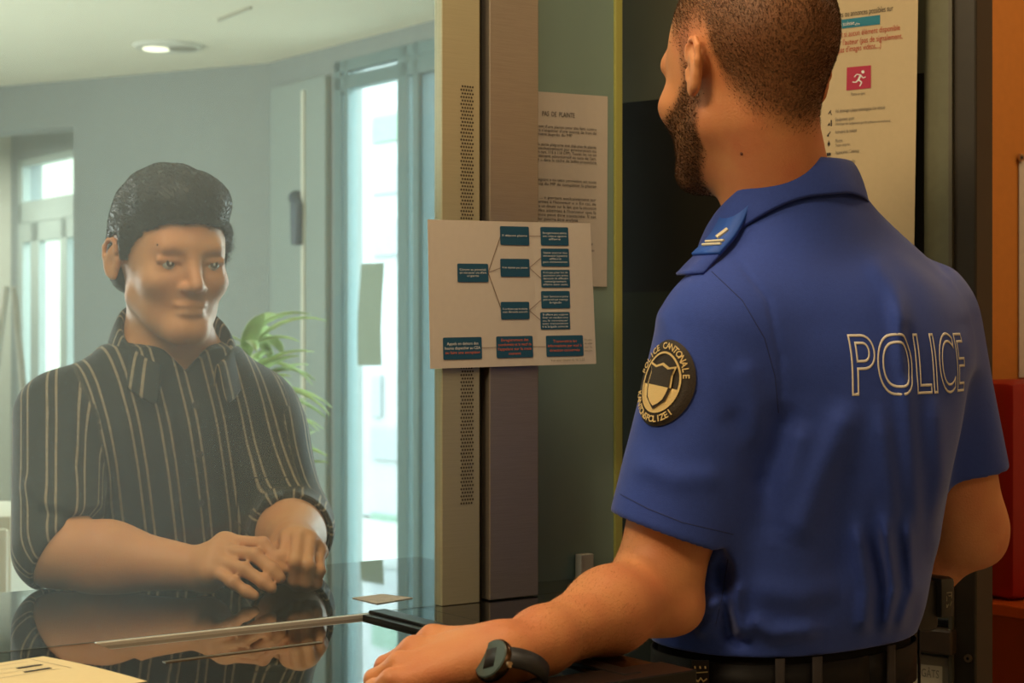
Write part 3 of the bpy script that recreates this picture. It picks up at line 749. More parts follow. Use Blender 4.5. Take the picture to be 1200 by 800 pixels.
def icons():
    V, F = [], []
    def tri(*p):
        k = len(V); V.extend(p); F.append(tuple(range(k, k+len(p))))
    def sg(a, b, w_=1.0):
        a = np.array(a, float); b = np.array(b, float); n = np.array([-(b-a)[1], (b-a)[0]])/np.linalg.norm(b-a)*w_/2; tri(a+n, a-n, b-n, b+n)
    sg((972, 134), (975, 129.5)); sg((974, 131), (976, 135), .8)
    sg((975.5, 148), (975.5, 141), 1.4); tri((970.5, 147.5), (974, 147), (973.5, 143.5))
    sg((970.5, 159.5), (974.5, 154.5), .8); tri((970, 160), (972.5, 160), (972.5, 157))
    sg((972.5, 172), (972.5, 165), .9); tri((971, 170.5), (974, 170.5), (974, 167), (971, 167))
    tri((970, 183), (975, 182.6), (975, 179), (970, 179.4))
    return pydata('list_icon', [LP(*lv(*p), .0008) for p in V], F)
link('list_icon', icons(), M['ink'], ln)

# orange wall: pinned sheet, red case, brick-red cabinet
def ow(x, y, t=0.): return hit(x, y, OW0+N*t, N)
def osz(x, y, t=0.): p = ow(x, y, t); return float((p[:2]-OW0)@U), p[2]
ps = thing('pinned_sheet', ow(1196, 440, -.002), 'grey-white sheet pinned to the orange wall at the right edge', 'sheet')
sA, zA = osz(1191.5, 188); sB, zB = osz(1193.5, 442)
sheet('page', lambda u, v, d: OW(sA+.002+u, -.004+-d, zB+v), .21, zA-zB, M['paper'], ps, 2, 2)
ka_, za_ = osz(1192.5, 185)
MB().disc(OW(ka_, -.006, za_-.0), (*(-N), 0), .0075, .004, 20).build('pin', M['chrome'], ps, True)
MB().disc(OW(ka_, -.0102, za_-.0), (*(-N), 0), .0035, .0006, 12).build('pin_mark', M['ink'], ps)
cb = thing('cabinet', OW(0, -.2, 0), 'brick-red low cabinet against the orange wall', 'cabinet')
zc = ow(1170, 688, 0)[2]
MB().fbox(OW, -.16, .72, -.36, -.003, 0, zc-.02).build('body', M['maroon'], cb)
MB().fbox(OW, -.165, .73, -.365, -.003, zc-.02, zc, .002).build('top', mat('orange_red_laminate', (190, 84, 26), .3, noise=.05, nscale=30, coat=.3), cb)
sR, zR = osz(1188, 446, -.14); zq = zc
rcse = MB(); rcse.fbox(OW, sR, sR+.32, -.14, -.03, zc+.001, zR, .022)
tag(rcse.build('red_case', M['red'], None, True), 'deep red case with rounded corners standing on the brick-red cabinet', 'case')

# ------------------------------------------------------------------ hall furniture
dl = thing('ceiling_downlight', P(197, 53, 7.15), 'round recessed downlight in the hall ceiling', 'ceiling light')
lc_ = np.array([(197-600)/FPX*7.15, 7.15, H])
rg = MB(); 
rg.tube([lc_-np.array([0, 0, .001]), lc_-np.array([0, 0, .014])], [.15, .135], 40); rg.build('rim', M['whitepaint'], dl, True)
MB().tube([lc_+np.array([-.05, 0, -.0145]), lc_+np.array([-.05, 0, -.02])], .055, 24).build('bulb', M['lampwhite'], dl)
MB().tube([lc_+np.array([.06, 0, -.0145]), lc_+np.array([.06, 0, -.017])], .06, 24).build('reflector', mat('grey_reflector', (150, 148, 130), .4), dl)
tr_ = MB(); a = np.array([(256-600)/FPX*6.6, 6.6]); b = np.array([(293-600)/FPX*6.45, 6.45])
ab = (b-a)/np.linalg.norm(b-a); an = np.array([-ab[1], ab[0]])
p0 = hit(256, 22, np.array([0, 6.9]), np.array([0, 1.])); p1 = hit(294, 7, np.array([0, 6.5]), np.array([0, 1.]))
ya, yb_ = FPX*(H-CAMZ)/378., FPX*(H-CAMZ)/393.
tr_.tube([((256-600)/FPX*ya, ya, H-.006), ((294-600)/FPX*yb_, yb_, H-.006)], .006, 6)
tag(tr_.build('ceiling_track', mat('grey_track', (168, 166, 148), .6), None, True), 'thin grey track line on the hall ceiling', 'track')

# potted palm behind the visitor
pb = np.array([(282-600)/FPX*4.4, 4.4, 0])
pt = thing('potted_palm', pb, 'pale green palm in a pot behind the visitor shoulder', 'plant')
mbp = MB(); mbp.tube([pb+np.array([0, 0, z]) for z in (0, .02, .34, .36, .36, .33)], [.12, .13, .17, .175, .155, .15], 24); mbp.build('pot', M['pot'], pt, True)
MB().tube([pb+np.array([0, 0, .3]), pb+np.array([.02, 0, .7]), pb+np.array([0, .02, 1.1]), pb+np.array([.02, 0, 1.3])], [.025, .02, .016, .01], 8).build('stem', M['stem'], pt, True)
def leaf(base, az, el, L, wd, droop):
    V, F = [], []; n = 8; d = np.array([math.cos(az), math.sin(az), 0]); sd = np.array([-d[1], d[0], 0])
    p = np.array(base, float); e = el
    for i in range(n+1):
        t = i/n; ww = wd*math.sin(math.pi*(t*.92+.06))**.8
        V += [p-sd*ww-np.array([0, 0, .25*ww]), p+np.array([0, 0, .12*ww]), p+sd*ww-np.array([0, 0, .25*ww])]
        p = p+(d*math.cos(e)+np.array([0, 0, 1])*math.sin(e))*L/n; e -= droop/n
    for i in range(n):
        for j in (0, 1):
            k = 3*i+j; F.append((k, k+1, k+4, k+3))
    return V, F
rs = random.Random(5)
lts = [(248, 386), (262, 352), (300, 355), (290, 372), (310, 382), (275, 392), (300, 400), (330, 430), (337, 455), (255, 372), (318, 395), (322, 352)]
lv_n = 0
for i in range(90):
    z = rs.uniform(.95, 1.37); az = rs.uniform(-1.9, 1.5) if i < 66 else rs.uniform(1.5, 4.4); L = rs.uniform(.16, .27)
    V, F = leaf(pb+np.array([.01, 0, z]), az, rs.uniform(.3, 1.1), L, rs.uniform(.016, .026), rs.uniform(.9, 2.0))
    me = pydata('leaf', V, F); o = link('leaf', me, M['leaf'], pt, True)
    sm = o.modifiers.new('thick', 'SOLIDIFY'); sm.thickness = .0012
# step ladder at far left
lbse = np.array([(-30-600)/FPX*6.0, 6.0, 0])
sl = thing('step_ladder', lbse, 'pale step ladder standing at the far left of the hall', 'ladder')
lm = mat('pale_ladder_metal', (160, 160, 146), .5, .1)
def lp_(x, y, Y): return P(x, y, Y)
top = 1.36+(400-336)/FPX*6
for sgn, Yq in ((-.16, 5.9), (.05, 5.95)):
    MB().tube([lbse+np.array([sgn-.06, -.25, 0]), lbse+np.array([sgn+.06, .0, top])], .016, 8).build('rail', lm, sl, True)
    MB().tube([lbse+np.array([sgn+.16, .25, 0]), lbse+np.array([sgn+.08, .03, top])], .014, 8).build('rear_leg', lm, sl, True)
for i in range(6):
    t = (i+.9)/6.4; p_ = lbse+np.array([-.06+.12*t, -.25+.25*t, top*t])
    mbx = MB(); mbx.box(p_+np.array([-.16, -.04, -.012]), p_+np.array([.05, .04, .012]), .003); mbx.build('step', lm, sl)
# low white drawer unit at the left
du = thing('drawer_unit', P(-30, 600, 4.2)*np.array([1, 1, 0]), 'white low drawer unit at the far left behind the visitor', 'drawers')
dx = (13-600)/FPX*4.2
MB().box((dx-.7, 4.2, 0), (dx, 4.6, .93), .004).build('body', M['whitepaint'], du)
for i, (a, b) in enumerate(((.08, .30), (.33, .55), (.58, .90))):
    d_ = MB().box((dx-.69, 4.185, a), (dx-.006, 4.2, b), .004).build('drawer', M['whitepaint'], du)
    MB().tube([(dx-.4, 4.165, b-.05), (dx-.3, 4.165, b-.05)], .006, 8).build('handle', M['post'], d_, True)
# grey paper taped on the window
tg = [WR(wk(x, y)[0], .012, wk(x, y)[1]) for x, y in ((425, 428), (453, 428), (455, 308), (428, 309))]
c4 = [np.array(q) for q in tg]
def TP(u, v, d=0.):
    q = (c4[0]*(1-u)+c4[1]*u)*(1-v)+(c4[3]*(1-u)+c4[2]*u)*v; q = q.copy(); q[:2] += WN*(.006*math.sin(v*4)+d+.012); return tuple(q)
tag(sheet('taped_poster', lambda u, v, d: TP(u, v, d), 1, 1, mat('grey_green_poster', (150, 166, 152), .8), None, 4, 10), 'grey-green poster hanging against the bright tall window', 'poster')

# ------------------------------------------------------------------ people: shared anatomy
def head_ops(c, f, scale, pitch=0., neck_to=None, neck_r=(.056, .06), ear=.9, lids=True):
    f = np.array([f[0], f[1], 0.]); f /= np.linalg.norm(f); u = np.array([0, 0, 1.])
    l = np.cross(u, f)
    f2 = f*math.cos(pitch)+u*math.sin(pitch); u2 = np.cross(f2, l)
    Mx = np.stack([f2, l, u2]); c = np.array(c, float)
    W = lambda a, b, z: c+(f2*a+l*b+u2*z)*scale
    r = lambda *q: tuple(x*scale for x in q)
    S = scale
    ops = [('u', 0, ell(W(-.008, 0, .038), r(.100, .077, .090), Mx)),
           ('u', .035*S, ell(W(.040, 0, -.03), r(.056, .060, .088), Mx)),
           ('u', .02*S, rc(W(.01, .050, -.055), W(.070, .016, -.098), .018*S, .018*S)),
           ('u', .02*S, rc(W(.01, -.050, -.055), W(.070, -.016, -.098), .018*S, .018*S)),
           ('u', .02*S, rc(W(.078, -.008, -.098), W(.078, .008, -.098), .017*S, .017*S)),
           ('u', .02*S, rc(W(.086, -.034, .018), W(.086, .034, .018), .011*S, .011*S)),
           ('u', .02*S, ell(W(.066, .042, -.03), r(.022, .02, .018), Mx)),
           ('u', .02*S, ell(W(.066, -.042, -.03), r(.022, .02, .018), Mx)),
           ('s', .012*S, ell(W(.104, .033, -.004), r(.018, .019, .013), Mx)),
           ('s', .012*S, ell(W(.104, -.033, -.004), r(.018, .019, .013), Mx)),
           ('u', .012*S, rc(W(.090, 0, .006), W(.112, 0, -.034), .0075*S, .0105*S)),
           ('u', .006*S, ell(W(.100, .012, -.038), r(.010, .008, .007), Mx)),
           ('u', .006*S, ell(W(.100, -.012, -.038), r(.010, .008, .007), Mx)),
           ('u', .006*S, ell(W(.090, 0, -.062), r(.011, .024, .006), Mx)),
           ('u', .006*S, ell(W(.089, 0, -.073), r(.011, .021, .007), Mx)),
           ('s', .003*S, rc(W(.104, -.022, -.0672), W(.104, .022, -.0672), .0022*S, .0022*S))]
    for sg in (1, -1):                          # eyelids and ears
        if lids: ops.append(('u', .004*S, rc(W(.0895, sg*.019, .0015), W(.0855, sg*.046, .0005), .0056*S, .0056*S)))
        if lids: ops.append(('u', .004*S, rc(W(.0855, sg*.019, -.011), W(.082, sg*.046, -.011), .004*S, .004*S)))
        tip = lambda a, z, o_=0.: W((a+.002)*ear-.004, sg*(.0765+o_*ear+max(0, -a)*.38*ear), z*ear-.003)
        ea, eb = tip(-.004, .0), tip(-.018, .004, .004)
        ax1 = (eb-ea)/np.linalg.norm(eb-ea); ax3 = u2; ax2 = np.cross(ax3, ax1)
        ops.append(('u', .005*S, ell(tip(-.002, -.021, .004), r(.0085*ear, .0045*ear, .0115*ear), Mx)))
        ops.append(('u', .006*S, ell(tip(-.008, .0, .002), r(.0165*ear, .0078*ear, .028*ear), np.stack([ax1, ax2/np.linalg.norm(ax2), ax3]))))
        rim = [(.006, .012), (.004, .024), (-.005, .0325), (-.017, .031), (-.0245, .021), (-.025, .006), (-.020, -.009), (-.0125, -.021), (-.006, -.027)]
        for (a0, z0), (a1, z1) in zip(rim, rim[1:]):
            ops.append(('u', .0025*S, rc(tip(a0, z0, .0055), tip(a1, z1, .0055), (.0040 if z0 > -.018 else .0052)*S*ear, (.0040 if z1 > -.018 else .0052)*S*ear)))
        ah = [(.0, .014), (-.008, .016), (-.013, .008), (-.012, -.006), (-.006, -.015)]
        for (a0, z0), (a1, z1) in zip(ah, ah[1:]):
            ops.append(('u', .003*S, rc(tip(a0, z0, .003), tip(a1, z1, .003), .0032*S, .003*S)))
        ops.append(('s', .004*S, ell(tip(-.003, -.004, .012), r(.006*ear, .006*ear, .009*ear), Mx)))
        ops.append(('u', .003*S, rc(tip(.006, -.001, .003), tip(.006, -.01, .003), .0042*S, .0042*S)))
    if neck_to is not None:
        ops.append(('u', .03*S, rc(W(-.022, 0, -.045), neck_to, neck_r[0], neck_r[1])))
    return ops, W, Mx
def finger(pts, r0, r1, k=.006):
    ops = []; n = len(pts)-1
    for i in range(n):
        ra = r0+(r1-r0)*i/n; rb = r0+(r1-r0)*(i+1)/n
        ops.append(('u', k if i == 0 else .003, rc(pts[i], pts[i+1], ra, rb)))
        if i: ops.append(('u', .004, ell(pts[i], (ra*1.07,)*3)))
    return ops

def skin_mat(name, rgb, blotch):
    m = mat(name, rgb, .5, sss=.12, bump=.25, bscale=420, spec=.35)
    nt = m.node_tree; b = nt.nodes['Principled BSDF']
    tc = nt.nodes.new('ShaderNodeTexCoord'); n = nt.nodes.new('ShaderNodeTexNoise'); n.inputs['Scale'].default_value = 16; n.inputs['Detail'].default_value = 5
    nt.links.new(tc.outputs['Object'], n.inputs['Vector'])
    mx = nt.nodes.new('ShaderNodeMix'); mx.data_type = 'RGBA'; mx.inputs['A'].default_value = (*lin(rgb), 1); mx.inputs['B'].default_value = (*lin(blotch), 1)
    rm = nt.nodes.new('ShaderNodeMapRange'); rm.inputs['From Min'].default_value = .4; rm.inputs['From Max'].default_value = .75; rm.inputs['To Max'].default_value = .7
    nt.links.new(n.outputs['Fac'], rm.inputs['Value']); nt.links.new(rm.outputs[0], mx.inputs['Factor'])
    # short hair roots: attribute 'hair' says how dense the stubble is
    at = nt.nodes.new('ShaderNodeAttribute'); at.attribute_name = 'hair'
    n2 = nt.nodes.new('ShaderNodeTexNoise'); n2.inputs['Scale'].default_value = 700; nt.links.new(tc.outputs['Object'], n2.inputs['Vector'])
    ad = nt.nodes.new('ShaderNodeMath'); ad.operation = 'MULTIPLY_ADD'; nt.links.new(n2.outputs['Fac'], ad.inputs[0]); ad.inputs[1].default_value = .8; ad.inputs[2].default_value = .55
    mu = nt.nodes.new('ShaderNodeMath'); mu.operation = 'MULTIPLY'; mu.use_clamp = True
    nt.links.new(at.outputs['Fac'], mu.inputs[0]); nt.links.new(ad.outputs[0], mu.inputs[1])
    m2 = nt.nodes.new('ShaderNodeMix'); m2.data_type = 'RGBA'; m2.inputs['B'].default_value = (*lin((84, 56, 30)), 1)
    nt.links.new(mx.outputs['Result'], m2.inputs['A']); nt.links.new(mu.outputs[0], m2.inputs['Factor'])
    nt.links.new(m2.outputs['Result'], b.inputs['Base Color'])
    return m
def smooth01(x, a, b): t = np.clip((x-a)/(b-a), 0, 1); return t*t*(3-2*t)

# ------------------------------------------------------------------ the officer
OF = np.array([-.64, .77]); OF /= np.linalg.norm(OF); OL = np.array([-OF[1], OF[0]])     # facing, and his left
osec = [(.93, .325, 2.03, .172, .122), (1.00, .322, 2.03, .168, .118), (1.03, .326, 2.028, .170, .125), (1.07, .327, 2.022, .179, .133), (1.14, .332, 2.015, .182, .134), (1.25, .350, 2.005, .187, .134),
        (1.34, .365, 2.0, .200, .132), (1.41, .368, 2.0, .190, .115), (1.455, .356, 2.0, .150, .092), (1.50, .338, 1.997, .096, .076), (1.55, .318, 1.99, .062, .060), (1.58, .308, 1.985, .056, .055)]
SL_ = np.array([.232, 1.885, 1.375]); EL_ = np.array([.157, 1.87, 1.088]); WL_ = np.array([-.002, 1.655, 1.056])
SR_ = np.array([.508, 2.118, 1.392]); ER_ = np.array([.573, 2.145, 1.125]); WRi = np.array([.44, 2.26, 1.0])
HC = np.array([(878-600)/FPX*1.95, 1.95, 1.36+(400-86)/FPX*1.95])
hops, HW, HM = head_ops(HC, (-.55, .835), 1.09, pitch=-.02, neck_to=(.314, 1.985, 1.49), neck_r=(.060, .060), ear=.9, lids=False)
per = thing('person', (.325, 2.03, 0), 'officer in a blue short-sleeved shirt seen from behind, left hand on the counter', 'person')
IK, MK, RK, PK = [np.array(q) for q in ((-.0795, 1.695, 1.067), (-.096, 1.667, 1.060), (-.108, 1.641, 1.0505), (-.114, 1.616, 1.040))]
bo = list(hops)
tors = [(z, x, y, a-.016*(1 if z < 1.46 else 0), b-.010*(1 if z < 1.46 else 0)) for z, x, y, a, b in osec]
bo += [('u', .03, loft(tors, OL, OF, 2.3, -.012)),
       ('u', .04, rc(SL_, EL_*.55+SL_*.45, .060, .056)), ('u', .03, rc(EL_*.5+SL_*.5, EL_, .056, .045)),
       ('u', .03, rc(EL_, EL_*.66+WL_*.34, .042, .040)), ('u', .03, rc(EL_*.66+WL_*.34, WL_*.8+EL_*.2, .041, .029)), ('u', .02, rc(WL_*.8+EL_*.2, WL_, .032, .028)),
       ('u', .015, ell(EL_+np.array([.022, -.012, -.018]), (.03, .03, .028))),
       ('u', .04, rc(SR_, ER_, .060, .047)), ('u', .02, rc(ER_, ER_*.6+WRi*.4, .046, .044)), ('u', .03, rc(ER_*.6+WRi*.4, WRi, .044, .029)),
       ('u', .012, ell(ER_+np.array([.012, -.016, -.016]), (.028, .028, .028)))]
# left hand, loosely closed on the tray
hb = WL_+np.array([-.012, .006, .0])
bo += [('u', .02, rc(hb, IK+np.array([.012, 0, -.006]), .022, .015)), ('u', .02, rc(hb, MK+np.array([.012, 0, -.006]), .024, .016)), ('u', .02, rc(hb, RK+np.array([.012, 0, -.006]), .024, .015)), ('u', .02, rc(hb+np.array([0, -.012, -.004]), PK+np.array([.012, 0, -.004]), .022, .014))]
for kn, L1, L2, L3, r0 in ((IK, .036, .025, .020, .0105), (MK, .037, .028, .022, .011), (RK, .033, .026, .021, .0102), (PK, .026, .020, .018, .0092)):
    p1 = kn+np.array([-.76, .26, -.52])*L1; p2 = p1+np.array([.18, .18, -.75])/.8*L2*.62; p2[2] = max(p2[2], CZ+.0005); p3 = p2+np.array([.93, -.05, -.12])*L3; p3[2] = max(p3[2], CZ+.001)
    bo += [('u', .006, ell(kn, (r0*1.12,)*3))]+finger([kn, p1, p2, p3], r0, r0*.82, .008)
th0 = hb+np.array([-.012, .024, -.010]); th1 = th0+np.array([-.036, .018, .0]); th2 = th1+np.array([-.036, .004, -.006])
bo += finger([th0, th1, th2], .0155, .0095, .012)
for kn in (IK, MK, RK): bo.append(('u', .006, rc(kn+np.array([.01, 0, .006]), WL_*.75+kn*.25+np.array([0, 0, .021]), .0042, .003)))   # tendons
# right hand at the belt, fingers curled over the edge of the belt
rh = np.array([.37, 2.27, .985]); bo += [('u', .02, rc(WRi, rh, .027, .024))]
for j in range(4):
    k0 = rh+np.array([-.012, .0, .016-.014*j]); bo += finger([k0, k0+np.array([-.034, -.008, -.006]), k0+np.array([-.056, -.028, -.010]), k0+np.array([-.056, -.045, -.012])], .0095, .0078, .008)
bo += finger([rh+np.array([.01, -.01, .018]), rh+np.array([-.015, -.022, .034]), rh+np.array([-.035, -.034, .036])], .012, .009, .01)
bme = sdf_mesh('body', bo, (-.22, 1.56, .94), (.70, 2.42, 1.86), .0030)
relax(bme, 1)
v = verts_of(bme).astype(float); q = (v-HC)@HM.T/1.09          # head coordinates: forward, left, up
fw_, lf_, up_ = q[:, 0], q[:, 1], q[:, 2]
hd = (up_ > -.16)
al = np.abs(lf_)
earm = smooth01(al, .074, .079)*smooth01(-np.abs(fw_+.008), -.032, -.028)*smooth01(-np.abs(up_), -.04, -.034)
# scalp: lower limit falls from the temple over the ear to the nape
lim = np.interp(fw_, [-.115, -.085, -.055, -.033, -.02, .0, .012, .03, .05, .062, .075, .1], [-.088, -.082, -.058, -.024, .03, .036, .03, .026, .042, .068, .082, .092])
scalp = smooth01(up_-lim, -.012, .035)
beard_up = np.interp(fw_, [-.01, .005, .02, .05, .08, .1], [.02, .02, .0, -.030, -.048, -.045])
beard_lo = np.interp(fw_, [.0, .012, .05, .09], [-.05, -.078, -.115, -.125])
beard = smooth01(beard_up-up_, -.004, .014)*smooth01(up_-beard_lo, -.012, .004)*smooth01(fw_, -.004, .012)
side = smooth01(-np.abs(fw_-.016), -.016, -.006)*smooth01(up_, -.05, -.03)*smooth01(-up_, -.06, -.03)*smooth01(al, .05, .06)
beard = np.maximum(beard, side*.45)
notear = 1-earm
scalp *= hd*notear; beard *= hd*notear
set_attr(bme, 'hair', np.clip(np.maximum(scalp*.85, beard*.9), 0, 1))
M['skin_o'] = skin_mat('tanned_skin', (208, 140, 90), (196, 110, 74))
body = link('body', bme, M['skin_o'], per, True)
M['hair_o'] = mat('brown_hair', (84, 56, 30), .5, noise=.2, nscale=200, spec=.4)
M['hair_top'] = mat('dark_brown_hair', (44, 30, 18), .45, noise=.3, nscale=60)
back = -np.array([-.55, .835, 0])
strands('hair', bme, scalp**1.3, 46000, .0050, M['hair_o'], per, comb=tuple(back*.35+np.array([0, 0, -.9])), combk=.62, rad=.00022, lenfn=lambda p: .7+1.2*smooth01(((p-HC)@HM.T/1.09)[:, 2], .02, .1))
tops = smooth01(up_, .085, .105)*hd*(fw_ > -.08)
strands('top_hair', bme, tops, 9000, .024, M['hair_top'], per, comb=tuple(-back*.6+np.array([0, 0, .5])), combk=.6, rad=.0006)
strands('beard', bme, beard**1.2, 13000, .0085, M['hair_o'], per, comb=(-.25, .1, -.9), combk=.5, rad=.0003)
# forearm hair
fa = smooth01(-np.abs(v[:, 0]-.07), -.09, -.05)*(v[:, 2] < 1.16)*(v[:, 1] < 1.95)
strands('arm_hair', bme, fa, 4200, .011, mat('fair_arm_hair', (170, 116, 66), .5), per, comb=(-.6, -.3, -.6), combk=.75, rad=.00010)
# mole on the neck
body_bvh = BVHTree.FromPolygons([tuple(x) for x in v], [tuple(p.vertices) for p in bme.polygons])
def cast(x, y, bvh):
    d = Vector(tuple(P(x, y, 1.)-np.array([0, 0, CAMZ]))).normalized(); h_ = bvh.ray_cast(Vector((0, 0, CAMZ)), d)
    return h_[0], h_[1]
hp, hn = cast(869, 180, body_bvh)
if hp: 
    bmx = bmesh.new(); bmesh.ops.create_uvsphere(bmx, u_segments=10, v_segments=6, radius=.0018, matrix=Matrix.Translation(hp)); mm = MB(); mm.bm.free(); mm.bm = bmx
    mm.build('mole', mat('brown_mole', (104, 56, 34), .6), per, True)
# eyes
def eye(W, S, sg, parent, iris=(70, 50, 36)):
    c_ = Vector(tuple(W(.0805, sg*.0325, -.0035))); f_ = Vector(tuple(W(.1, sg*.0325, -.0035)))-c_; f_.normalize()
    bmx = bmesh.new(); bmesh.ops.create_uvsphere(bmx, u_segments=20, v_segments=14, radius=.0118*S, matrix=Matrix.Translation(c_)); mm = MB(); mm.bm.free(); mm.bm = bmx
    e = mm.build('eye', mat('eye_white', (206, 200, 190), .25), parent, True)
    MB().disc(c_+f_*.0106*S, f_, .0058*S, .0009, 20).build('iris', mat('dark_iris', iris, .2), e)
for sg in (1, -1): eye(lambda a, b, z: HW(a-.005, b, z), 1.09, sg, per)

# shirt
aL = (EL_-SL_)/np.linalg.norm(EL_-SL_)
hemL = P(786, 626, 1.872); hnL = np.array([-.33, -.02, -.94]); hnL /= np.linalg.norm(hnL)
sL1 = hemL+aL*.02
slv = lambda r1, r2, a=SL_, b=sL1: rc(a+np.array([.004, .004, -.012]), b, r1, r2)
def sleeve(a, b, r1, r2, hem, hn):
    o_ = rc(a, b+(b-a)*.3, r1, r2); i_ = rc(a, b+(b-a)*.3, r1-.006, r2-.006)
    cut = plane(hem, hn); deep = plane(hem-hn*.028, -hn)
    return lambda p: -smin(smin(-o_(p), -cut(p), .006), np.maximum(i_(p), deep(p)), .003)
aR = (ER_-SR_)/np.linalg.norm(ER_-SR_); hemR = SR_+aR*.205; hnR = np.array([.12, .05, -.99]); hnR /= np.linalg.norm(hnR)
backside = lambda p: smooth01(-((p[:, 0]-.34)*OF[0]+(p[:, 1]-2.0)*OF[1]), -.03, .02)
crease = [([(1048, 330), (1058, 400), (1064, 480), (1072, 600), (1078, 735)], .009, .010), ([(1020, 300), (1052, 355), (1066, 400)], .005, .012),
          ([(1064, 376), (1063, 410), (1066, 450)], -.006, .007), ([(1030, 470), (1046, 600), (1054, 735)], .009, .012), ([(1095, 460), (1102, 560), (1088, 660)], .008, .012),
          ([(1108, 300), (1138, 380), (1146, 450)], .004, .012), ([(1002, 610), (1016, 690), (1012, 745)], .012, .009), ([(1034, 600), (1046, 690), (1036, 745)], .014, .008), ([(1062, 600), (1068, 690), (1052, 742)], .012, .007),
          ([(850, 640), (846, 700), (856, 745), (880, 756)], -.012, .008), ([(795, 704), (822, 712), (850, 700)], .014, .010), ([(815, 745), (840, 722), (852, 690)], .010, .010), ([(866, 680), (862, 720), (872, 752)], .010, .008),
          ([(925, 470), (905, 560), (900, 640)], -.012, .018), ([(1000, 470), (960, 560), (930, 640)], .010, .018), ([(876, 725), (905, 742), (965, 738)], .010, .010), ([(940, 490), (895, 640)], .008, .018), ([(1000, 520), (985, 640), (960, 735)], -.006, .02),
          ([(880, 690), (940, 700), (985, 690)], .006, .016), ([(770, 360), (790, 400), (800, 440)], .003, .010), ([(740, 540), (790, 560), (850, 560)], .004, .014), ([(850, 480), (880, 520), (890, 580)], -.005, .014), ([(870, 420), (885, 470), (880, 530)], .004, .014),
          ([(860, 300), (900, 350), (915, 420), (918, 480)], -.0025, .0035)]
so_ = [('u', 0, loft(osec, OL, OF, 2.35, .004, 1.012, 1.55)),
       ('u', .035, sleeve(SL_+np.array([.0, .0, -.008]), sL1, .072, .070, hemL, hnL)), ('u', .035, sleeve(SR_+np.array([.0, 0, -.008]), hemR, .070, .064, hemR, hnR)),
       ('u', .05, rc((.33, 1.985, 1.475), SL_+np.array([.03, .03, .015]), .055, .045)), ('u', .05, rc((.36, 2.02, 1.475), SR_+np.array([-.03, -.03, .012]), .055, .048)),
       ('u', .05, ell((.418, 1.935, 1.30), (.10, .07, .14), np.array([[*(-OL), 0], [*OF, 0], [0, 0, 1]]))),
       ('u', .03, fmax(rc((.319, 1.991, 1.46), (.319, 1.991, 1.54), .092, .073), plane((.319, 1.991, 1.488), (*(OF*.50), 1)))),
       ('d', 0, folds(crease, 1.95, lambda p: (p[:, 2] > .9)*1.0))]
sme = sdf_mesh('shirt', so_, (.02, 1.70, 1.0), (.74, 2.32, 1.60), .0027)
relax(sme, 4)
M['blue'] = mat('blue_uniform_cloth', (50, 72, 152), .75, noise=.05, nscale=240, bump=.22, bscale=900, sheen=.2, spec=.25)
shirt = link('shirt', sme, M['blue'], per, True)
sv = verts_of(sme).astype(float)
sbvh = BVHTree.FromPolygons([tuple(x) for x in sv], [tuple(p.vertices) for p in sme.polygons])
def stick(p, d, lift):                          # drop a point on the shirt along d
    h_ = sbvh.ray_cast(Vector(tuple(map(float, p))), Vector(tuple(map(float, d))).normalized())
    if h_[0] is None:
        n_ = sbvh.find_nearest(Vector(tuple(map(float, p)))); return n_[0]+n_[1]*lift
    return h_[0]-Vector(tuple(map(float, d))).normalized()*lift
# hem stitching of the sleeve
def ribbon(name, pts, wv, m, parent, th=.0012):
    V, F = [], []
    for a, b in zip(pts, wv):
        V += [Vector(a)-Vector(b), Vector(a)+Vector(b)]
    for i in range(len(pts)-1): F.append((2*i, 2*i+1, 2*i+3, 2*i+2))
    o = link(name, pydata(name, V, F), m, parent, True); s_ = o.modifiers.new('thick', 'SOLIDIFY'); s_.thickness = th; s_.offset = 0; return o
M['seam'] = mat('dark_blue_thread', (34, 48, 104), .8)
for seq in (([(727, 579), (760, 596), (800, 612), (868, 628)],), ([(834, 318), (870, 352), (896, 396), (908, 440), (913, 490)],), ([(853, 655), (846, 700), (838, 735)],)):
    pl_ = seq[0]; pts = []; seam = MB()
    for (x0, y0), (x1, y1) in zip(pl_, pl_[1:]):
        for t in np.linspace(0, 1, 9)[:-1]:
            h_, n_ = cast(x0+(x1-x0)*t, y0+(y1-y0)*t, sbvh)
            if h_ and h_.y < 2.05: pts.append(h_+n_*.0002)
    if len(pts) > 2: seam.tube(pts, .0007, 6); seam.build('stitching', M['seam'], shirt)

# collar
cc = np.array([.319, 1.991])
def collar_mesh(center, Ld, Fd, th0, th1, prof, n=48):
    V, F = [], []; m_ = None
    for i in range(n+1):
        th = th0+(th1-th0)*i/n
        dr = -Fd*math.cos(th)+Ld*math.sin(th)
        pr = prof(th); m_ = len(pr)
        for r, z in pr: V.append((*(center+dr*r), z))
    for i in range(n):
        for j in range(m_-1):
            k = i*m_+j; F.append((k, k+1, k+m_+1, k+m_))
    return pydata('collar', V, F)
def oprof(th):
    a = abs(th)/math.pi; zt_ = 1.568-.108*smooth01(np.array(a), .16, .95); k = 1+.24*smooth01(np.array(a), .15, .6)
    rb = .073*k
    h_ = .042+.034*a
    return [(rb+.004, zt_-.11), (rb-.004, zt_-.05), (rb-.003, zt_-.018), (rb-.0005, zt_-.003), (rb+.003, zt_), (rb+.007, zt_-.005), (rb+.014, zt_-.02), (rb+.022, zt_-h_)]
cme = collar_mesh(cc, OL, OF, -2.75, 2.75, oprof)
co = link('collar', cme, M['blue'], shirt, True)
s_ = co.modifiers.new('thick', 'SOLIDIFY'); s_.thickness = .0028; s_.offset = 0; s2 = co.modifiers.new('sub', 'SUBSURF'); s2.levels = 1; s2.render_levels = 1
